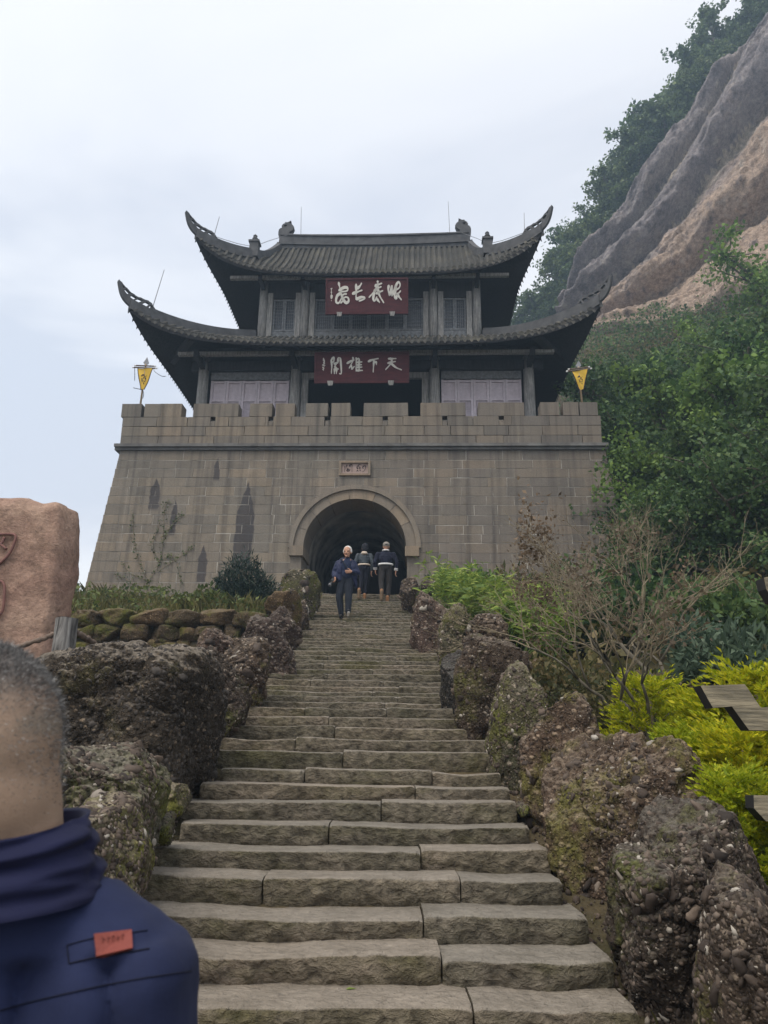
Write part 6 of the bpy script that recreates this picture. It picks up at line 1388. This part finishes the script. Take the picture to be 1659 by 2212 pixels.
def walker(label, base, k, shoulder, arms, legs, jacket, trousers, hem, hat):
    o = thing('person', label, 'person', base); o.scale = (k, k, k)
    hc = Vector((0.01, 0.0, 1.575)); b = MB(); head_vol(b, hc, (0, 1, 0), 1.1); b.capsule((0.0, 0, 1.36), (0.0, 0.0, 1.52), 0.058, 0.055)
    b.ball((0, 0, 1.2), (0.16, 0.1, 0.2)); b.ball((0, 0, 1.0), (0.15, 0.1, 0.16)); b.ball((0, 0, 1.36), (shoulder * 0.8, 0.07, 0.07))
    for s, (hip, kn, an) in zip((-1, 1), legs): b.capsule(hip, kn, 0.08, 0.055); b.capsule(kn, an, 0.05, 0.036)
    for (s0, e0, h0) in arms:
        b.capsule((s0[0] * 0.9, s0[1], s0[2] - 0.02), e0, 0.045, 0.04); b.capsule(e0, h0, 0.04, 0.028); fingers(b, h0, Vector(h0) - Vector(e0), (0.0, 1, 0), 0.010, 0.35, 1.05)
    vx(b, 'body', M['skin'], o, 0.010, 3); face(o.children[0], hc, (0, 1, 0), 1.0)
    t = MB(); t.ball((0, -0.01, 0.98), (0.175, 0.135, 0.15))
    for s, (hip, kn, an) in zip((-1, 1), legs):
        t.capsule(Vector(hip) + Vector((0, 0, 0.02)), kn, trousers[1], trousers[2]); t.capsule(kn, Vector(an) + Vector((0, 0, 0.05)), trousers[2], trousers[3])
    vx(t, 'trousers', M[trousers[0]], o, 0.011, 4, fold(0.012, (14, 14, 8), 15))
    j = MB(); j.ball((0, 0, 1.24), (shoulder * 0.83, 0.13, 0.2)); j.ball((0, 0, 1.36), (shoulder * 0.9, 0.095, 0.085)); j.ball((0, 0, hem + 0.12), (shoulder * 0.70, 0.13, 0.13)); j.capsule((0, 0, 1.40), (0, 0, 1.43), 0.085, 0.07)
    for (s0, e0, h0) in arms: j.capsule((s0[0] * 0.95, s0[1], s0[2] - 0.005), e0, 0.07, 0.058); j.capsule(e0, Vector(e0).lerp(Vector(h0), 0.82), 0.055, 0.044)
    vx(j, 'jacket', M[jacket], o, 0.011, 3, fold(0.016, (12, 12, 12), 19)); return o, hc
bw = stand(21.35, 785); lw = [((-0.08, 0, 0.95), (-0.07, -0.05, 0.52), (-0.10, -0.12, 0.20)), ((0.08, 0, 0.95), (0.07, 0.02, 0.5), (0.03, -0.02, 0.10))]
ow, hc = walker('person in dark knit hat and slate leather jacket walking up to the arch', bw, 0.94, 0.22, [((-0.2, 0, 1.36), (-0.27, -0.03, 1.1), (-0.26, 0.02, 0.88)), ((0.2, 0, 1.36), (0.255, -0.05, 1.1), (0.225, 0.0, 0.86))], lw, 'leather', ('denim_dark', 0.105, 0.066, 0.05), 1.03, None)
q = MB(); q.ball(hc + Vector((0, -0.01, 0.04)), (0.105, 0.12, 0.115), 16, 12); q.ball(hc + Vector((0.01, -0.03, -0.03)), (0.1, 0.1, 0.085)); vx(q, 'knit_hat', M['beanie'], ow, 0.009, 3)
q = MB(); q.tube([Vector((math.cos(a) * 0.125, math.sin(a) * 0.10 - 0.02, 1.435 + 0.03 * math.sin(a))) for a in [2 * math.pi * i / 16 for i in range(17)]], 0.045, 8, False); q.ball((0, -0.09, 1.40), (0.10, 0.05, 0.05)); vx(q, 'scarf', M['cream'], ow, 0.010, 3, fold(0.012, (25, 25, 25), 4))
q = MB(); q.tube([Vector((math.cos(a) * 0.172, math.sin(a) * 0.138, 1.055)) for a in [2 * math.pi * i / 24 for i in range(25)]], 0.026, 8, False); q.build('shirt_hem', M['cream'], ow, True)
boots(ow, (0.03, -0.03, 0.0), (-0.13, -0.19, 0.16))
bm_ = stand(20.95, 832); lm = [((-0.09, 0, 0.95), (-0.115, -0.04, 0.52), (-0.095, -0.14, 0.22)), ((0.09, 0, 0.95), (0.095, 0.03, 0.5), (0.06, -0.02, 0.10))]
om, hc = walker('person in grey cap and navy sweater with white-striped cuffs walking up to the arch', bm_, 1.0, 0.26, [((-0.23, 0, 1.36), (-0.30, -0.03, 1.12), (-0.285, 0.04, 0.92)), ((0.23, 0, 1.36), (0.315, -0.03, 1.12), (0.285, -0.02, 0.88))], lm, 'navy_dark', ('olive', 0.105, 0.076, 0.064), 1.05, None)
q = MB(); q.ball(hc + Vector((0, -0.005, 0.05)), (0.1, 0.118, 0.092), 16, 12); vx(q, 'cap', M['cap'], om, 0.009, 2)
q = MB(); q.ball(hc + Vector((0, 0.10, 0.03)), (0.07, 0.075, 0.012)); q.build('cap_peak', M['cap'], om, True)
q = MB(); q.ball(hc + Vector((0, -0.114, 0.04)), (0.032, 0.012, 0.02)); q.build('cap_opening', M['dark_feature'], om, True)
q = MB(); q.tube([Vector((math.cos(a) * 0.085, math.sin(a) * 0.078, 1.465)) for a in [2 * math.pi * i / 16 for i in range(17)]], 0.022, 8, False); q.build('shirt_collar', M['white'], om, True)
q = MB(); q.tube([Vector((math.cos(a) * 0.192, math.sin(a) * 0.148, 1.06)) for a in [2 * math.pi * i / 24 for i in range(25)]], 0.026, 8, False); q.build('shirt_hem', M['white'], om, True)
for (e0, h0) in (((-0.30, -0.03, 1.12), (-0.285, 0.04, 0.92)), ((0.315, -0.03, 1.12), (0.285, -0.02, 0.88))):
    for f_ in (0.70, 0.86):
        q = MB(); a = Vector(e0).lerp(Vector(h0), f_); c_ = Vector(e0).lerp(Vector(h0), f_ + 0.07); q.tube([a, c_], [0.058, 0.057], 12); q.build('cuff_stripe', M['white'], om, True)
boots(om, (0.06, -0.03, 0.0), (-0.10, -0.22, 0.18))

# --- man close by, seen from behind
YM = 0.80; HCm = at(-70, 1640, YM); sv = mpv(YM)
fm = thing('person', 'person with cropped grey hair in a navy parka with ribbed collar, seen from behind', 'person', (HCm.x, YM, 0.0))
L0 = Vector(fm.location); hc = HCm - L0; turn = Vector((-0.62, 0.78, 0)).normalized(); s_ = Vector((turn.y, -turn.x, 0)); u = Vector((0, 0, 1)); Mx = Matrix((s_, turn, u)).transposed()
b = MB()
b.ball(hc + u * 0.01 - turn * 0.0, (0.084, 0.103, 0.102), 24, 18, Mx); b.ball(hc - turn * 0.03 - u * 0.035, (0.080, 0.075, 0.075), 20, 14, Mx)
head_vol(b, hc + turn * 0.012 - u * 0.015, turn, 1.06)
b.capsule(hc + Vector((0.012, -0.012, -0.02)), hc + Vector((0.02, 0.01, -0.13)), 0.082, 0.086, 20); b.capsule(hc + Vector((0.03, 0.0, -0.08)), hc + Vector((0.03, 0.02, -0.16)), 0.068, 0.07, 18)
b.ball((0.02, 0.03, 1.26), (0.12, 0.07, 0.18)); b.ball((0.02, 0.03, 1.02), (0.13, 0.08, 0.18))
SHZ = at(270, 2075, YM).z
arms_m = []
for s in (-1, 1):
    S = Vector((0.018 + s * 0.142, 0.01, SHZ - 0.025)); E_ = Vector((0.018 + s * 0.208, 0.0, SHZ - 0.30)); W_ = Vector((0.015 + s * 0.17, 0.19, SHZ - 0.42)); arms_m.append((S, E_, W_)); b.capsule(S, E_, 0.055, 0.045); b.capsule(E_, W_, 0.042, 0.03); fingers(b, W_, W_ - E_, (0, 0.2, 1), 0.0095, 0.4, 1.05)
    b.capsule((s * 0.09, 0.02, 0.92), (s * 0.1, 0.03, 0.5), 0.085, 0.06); b.capsule((s * 0.1, 0.03, 0.5), (s * 0.1, 0.0, 0.09), 0.058, 0.04); b.capsule((s * 0.1, 0.0, 0.06), (s * 0.1, 0.15, 0.035), 0.042, 0.03)
def scalpmat():
    n = NT('cropped_scalp'); g = n.n.new('ShaderNodeNewGeometry'); sx = n.n.new('ShaderNodeSeparateXYZ'); n.l.new(n.tc.outputs['Object'], sx.inputs[0]); nx = n.n.new('ShaderNodeSeparateXYZ'); n.l.new(g.outputs['Normal'], nx.inputs[0])
    fz = n.noise(9, 5, 0.6); fine = n.noise(520, 2, 0.6)
    skin = n.ramp(n.noise(30, 4), [(0.3, (0.46, 0.27, 0.17)), (0.7, (0.55, 0.335, 0.215))])
    h = n.math('SUBTRACT', sx.outputs['Z'], hc.z)
    stub = n.ramp(n.math('ADD', n.math('MULTIPLY', h, 4.5), n.math('MULTIPLY', fz, 0.35)), [(0.0, 0.0), (0.16, 0.0), (0.40, 0.80), (0.62, 0.93)])
    low_ = n.ramp(n.math('ADD', n.math('MULTIPLY', h, 7.0), n.math('MULTIPLY', fz, 0.3)), [(-0.0, 0.0), (0.05, 0.25)])
    rim = n.math('MULTIPLY', n.ramp(n.math('ADD', n.math('MULTIPLY', sx.outputs['X'], 9.0), n.math('MULTIPLY', fz, 0.25)), [(0.55, 0.0), (0.85, 0.75)]), n.ramp(h, [(-0.0, 0.0), (0.03, 1.0)]))
    # sparse grey stubble low down, thicker towards the crown
    hh = n.math('ADD', n.math('MULTIPLY', h, 1.0), 0.12)
    base_st = n.ramp(n.math('ADD', n.math('MULTIPLY', hh, 4.0), n.math('MULTIPLY', n.math('SUBTRACT', fz, 0.5), 0.25)), [(0.10, 0.0), (0.24, 0.45), (0.66, 0.55), (0.80, 0.92)])
    fac = n.math('MAXIMUM', base_st, rim)
    hair = n.mix(n.ramp(n.math('MULTIPLY', hh, 4.0), [(0.6, 0.0), (0.8, 1.0)]), n.ramp(fine, [(0.3, (0.15, 0.145, 0.12)), (0.7, (0.22, 0.21, 0.175))]), n.ramp(fine, [(0.3, (0.04, 0.04, 0.042)), (0.7, (0.14, 0.135, 0.13))]))
    col = n.mix(fac, skin, hair)
    return n.done(col, 0.7, n.bump(fine, 0.25, 0.003), 0.3)
M['scalp'] = scalpmat()
bo = vx(b, 'body', M['scalp'], fm, 0.0065, 6, lambda P, N_: P + N_ * (0.0016 * np.sin((P[:, 2] - hc.z) * 150 + 2 * fbm(P * 12, 2, 3)) * sstep(-0.06, -0.09, P[:, 2] - hc.z) + 0.003 * fbm(P * 16, 3, 5))[:, None]); bo.data.materials[0] = M['scalp']
face(bo, hc + turn * 0.012 - u * 0.015, turn, 1.06)
# cropped hair as short fibres
Pb = get_co(bo.data); Nb = get_no(bo.data); rg = np.random.default_rng(2)
cand = np.where(Pb[:, 2] > hc.z - 0.06)[0]; rel = Pb[cand] - np.array(hc); front_ = rel @ np.array(turn)
cand = cand[(front_ < 0.06) & ((rel[:, 2] > 0.02) | (front_ < 0.03))]; rel = Pb[cand] - np.array(hc)
wt = np.clip((rel[:, 2] - 0.045) / 0.04, 0.0, 1) + np.clip((rel[:, 0] - 0.055) / 0.03, 0, 1) * np.clip((rel[:, 2] + 0.05) / 0.06, 0, 1) * 0.5; pk = rg.choice(cand, 20000, p=wt / wt.sum())
Pp = Pb[pk] + rg.normal(size=(len(pk), 3)) * 0.0025; d = Nb[pk] + rg.normal(size=(len(pk), 3)) * 0.35 + np.array([0, 0, -0.25]); d /= np.linalg.norm(d, axis=1)[:, None]; sd = np.cross(d, rg.normal(size=d.shape)); sd /= np.linalg.norm(sd, axis=1)[:, None]
ln = (0.002 + 0.0045 * np.clip((Pb[pk][:, 2] - hc.z + 0.05) / 0.16, 0, 1))[:, None]
V = np.stack([Pp - sd * 0.0003, Pp + sd * 0.0003, Pp + d * ln], 1).reshape(-1, 3); hm = NT('grey_cropped_hair'); hm.done(hm.ramp(hm.rnd('island'), [(0, (0.05, 0.05, 0.052)), (0.6, (0.13, 0.13, 0.13)), (1, (0.42, 0.41, 0.4))]), 0.6)
tag(link('hair', npmesh('hair', V, np.arange(len(V), dtype=np.int32).reshape(-1, 3), 3), hm.m, fm), kind='stuff')
# parka
j = MB(); cz_ = at(0, 1880, YM).z
j.ball((0.015, 0.03, SHZ - 0.16), (0.215, 0.14, 0.27), 24, 18); j.ball((0.015, 0.03, SHZ - 0.42), (0.205, 0.14, 0.24), 20, 14); j.ball((0.015, 0.02, SHZ - 0.02), (0.15, 0.105, 0.08), 20, 14); j.capsule((0.02, 0.02, SHZ + 0.0), (0.022, 0.015, cz_ - 0.035), 0.115, 0.105, 20)
for (S, E_, W_) in arms_m: j.capsule(S, E_, 0.080, 0.072, 18); j.capsule(E_, E_.lerp(W_, 0.9), 0.070, 0.05, 16); j.capsule(Vector((0.015 + 0.045 * (1 if S.x > 0 else -1), 0.02, cz_ - 0.045)), S + Vector((0.008 * (1 if S.x > 0 else -1), 0, 0.005)), 0.074, 0.07, 18)
j.ball((0.015, 0.03, SHZ - 0.62), (0.2, 0.145, 0.16), 20, 12)
def parka_fold(P, N_):
    x, y, z = P[:, 0], P[:, 1], P[:, 2]; dz = SHZ - z
    big = fbm(P * np.array([9, 9, 6]), 3, 41) * 0.012
    ys = SHZ - 0.075 - 0.12 * (x - 0.2) * -0.5; below = sstep(-0.02, -0.006, dz + 0.10 * (x - 0.12))
    fr_ = x * 78 + fbm(P * 5, 2, 8) * 2.6 + z * 22; pleat = (np.abs(((fr_ / 6.283) % 1.0) - 0.5) * 2) ** 2.6 * -0.030 * below * (0.35 + 0.65 * sstep(-0.3, 0.4, fbm(P * 3, 2, 3)))
    cr = 1 - np.abs(fbm(P * np.array([9, 9, 14]) + 3, 3, 15)); diag = -np.clip(cr - 0.84, 0, 1) * 0.022 * (1 - 0.5 * below)
    arm = np.sin((z * 55 - np.abs(x) * 25) + fbm(P * 8, 2, 9) * 4) * 0.004 * sstep(0.13, 0.2, np.abs(x))
    fine = fbm(P * 26, 3, 6) * 0.0022; drape = pleat + arm
    return P + N_ * (big + drape + diag + fine)[:, None]
pk_ = vx(j, 'parka', M['navy'], fm, 0.0065, 8, parka_fold)
bv = BVHTree.FromPolygons([tuple(v.co) for v in pk_.data.vertices], [tuple(p.vertices) for p in pk_.data.polygons])
cam_l = Vector((0, 0, CZ)) - L0
def onp(x, y, lift=0.002):
    d = (at(x, y, 1.0) - Vector((0, 0, CZ))).normalized(); h, nn, _, _ = bv.ray_cast(cam_l, d)
    if h is None: return None
    return h + nn * lift
M['collar'] = cloth('deep_navy_rib_knit', (0.010, 0.012, 0.042))
# ribbed stand-up collar
cl = MB(); c0 = hc + Vector((0.02, 0.004, 0)); zt0 = at(60, 1765, YM).z; rows_ = []
for i in range(25):
    f_ = i / 24; rr = 0.100 + 0.030 * f_; zz_ = zt0 - 0.010 - 0.064 * f_; ring_ = []
    for k in range(96):
        a = 2 * math.pi * k / 96; w_ = 0.0105 * float(fbm(np.array([[math.cos(a) * 1.1, math.sin(a) * 1.1, f_ * 5.5]]), 3, 61)[0]) + 0.0035 * math.sin(f_ * 19 + 1.6 * math.sin(a + 0.6) + a * 0.5)
        tl = 0.010 * math.cos(a - 0.3) * (1 - 0.5 * f_)
        ring_.append((c0.x + (rr + w_) * math.cos(a), c0.y + (rr * 0.9 + w_) * math.sin(a), zz_ + tl + 0.004 * math.sin(a * 2 + f_ * 5) * (1 - f_)))
    rows_.append(ring_)
inner = [[(c0.x + (x - c0.x) * 0.93, c0.y + (y - c0.y) * 0.93, z - 0.003) for x, y, z in rows_[0]], [(c0.x + (x - c0.x) * 0.9, c0.y + (y - c0.y) * 0.9, z - 0.06) for x, y, z in rows_[0]]]
cl.grid(inner[::-1] + rows_, True); cl.build('collar', M['collar'], fm, True)
def seam(pts, r=0.0016, nm='seam', mat='seam'):
    P = [onp(x, y, 0.0006) for x, y in pts]; P = [p for p in P if p is not None]
    if len(P) > 1: q = MB(); q.tube(P, r, 6); q.build(nm, M[mat], fm, True)
arc = lambda pts, n=40: [(q.x, q.y) for q in crom([(a, b_, 0) for a, b_ in pts], max(3, n // len(pts)))]
seam(arc([(-40, 2196), (40, 2172), (150, 2145), (280, 2118), (412, 2098)]), 0.0006); seam(arc([(145, 2042), (200, 2028), (290, 2014), (318, 2010)]), 0.0005); seam(arc([(150, 2082), (208, 2068), (285, 2056), (322, 2050)]), 0.0008); seam(arc([(145, 2042), (147, 2062), (150, 2082)]), 0.0005)
# red leather label
lc = [onp(202, 2024, 0.0045), onp(282, 2013, 0.0045), onp(288, 2053, 0.0045), onp(208, 2064, 0.0045)]
def lab(a, b_, lift=0.0): p_ = lc[0].lerp(lc[1], a).lerp(lc[3].lerp(lc[2], a), b_); nn_ = (lc[1] - lc[0]).cross(lc[3] - lc[0]).normalized(); nn_ = nn_ if nn_.y < 0 else -nn_; return p_ + nn_ * lift
q = MB(); q.prism([lab(0, 0), lab(1, 0), lab(1, 1), lab(0, 1)], (lab(0, 0, -0.007) - lab(0, 0))); q.v = q.v; lb = q.build('leather_label', M['label_red'], fm)
q = MB()
for k_ in range(5):
    a0 = 0.2 + k_ * 0.13
    q.tube([lab(a0, 0.2, 0.0002), lab(a0 + 0.01, 0.45, 0.0002)], 0.0005, 4); q.tube([lab(a0, 0.22 + 0.1 * (k_ % 2), 0.0002), lab(a0 + 0.07, 0.24 + 0.1 * (k_ % 3 == 0), 0.0002)], 0.0005, 4)
q.build('label_print', M['label_ink'], lb)
t = MB(); t.ball((0.0, 0.02, 0.92), (0.175, 0.13, 0.16))
for s in (-1, 1): t.capsule((s * 0.09, 0.02, 0.9), (s * 0.1, 0.03, 0.5), 0.105, 0.085); t.capsule((s * 0.1, 0.03, 0.5), (s * 0.1, 0.0, 0.10), 0.085, 0.07)
vx(t, 'trousers', M['denim'], fm, 0.014, 4)
for s in (-1, 1):
    q = MB(); q.capsule((s * 0.1, -0.03, 0.05), (s * 0.1, 0.18, 0.045), 0.05, 0.042); vx(q, 'shoe', M['black_shoe'], fm, 0.012, 3)
zs_ = [v for o in scene.objects if o.type == 'MESH' for v in ((o.matrix_world @ Vector(o.bound_box[0])).z, (o.matrix_world @ Vector(o.bound_box[6])).z)]
z0_, z1_ = min(-40.0, min(gz) - 1.0), max(zs_) + 6
mb = MB(); mb.box(((HZ['x'][0] + HZ['x'][1]) / 2, (HZ['y'][0] + HZ['y'][1]) / 2, (z0_ + z1_) / 2), (HZ['x'][1] - HZ['x'][0], HZ['y'][1] - HZ['y'][0], z1_ - z0_))
tag(mb.build('haze', n), 'thin bluish mist filling the gorge', kind='stuff')
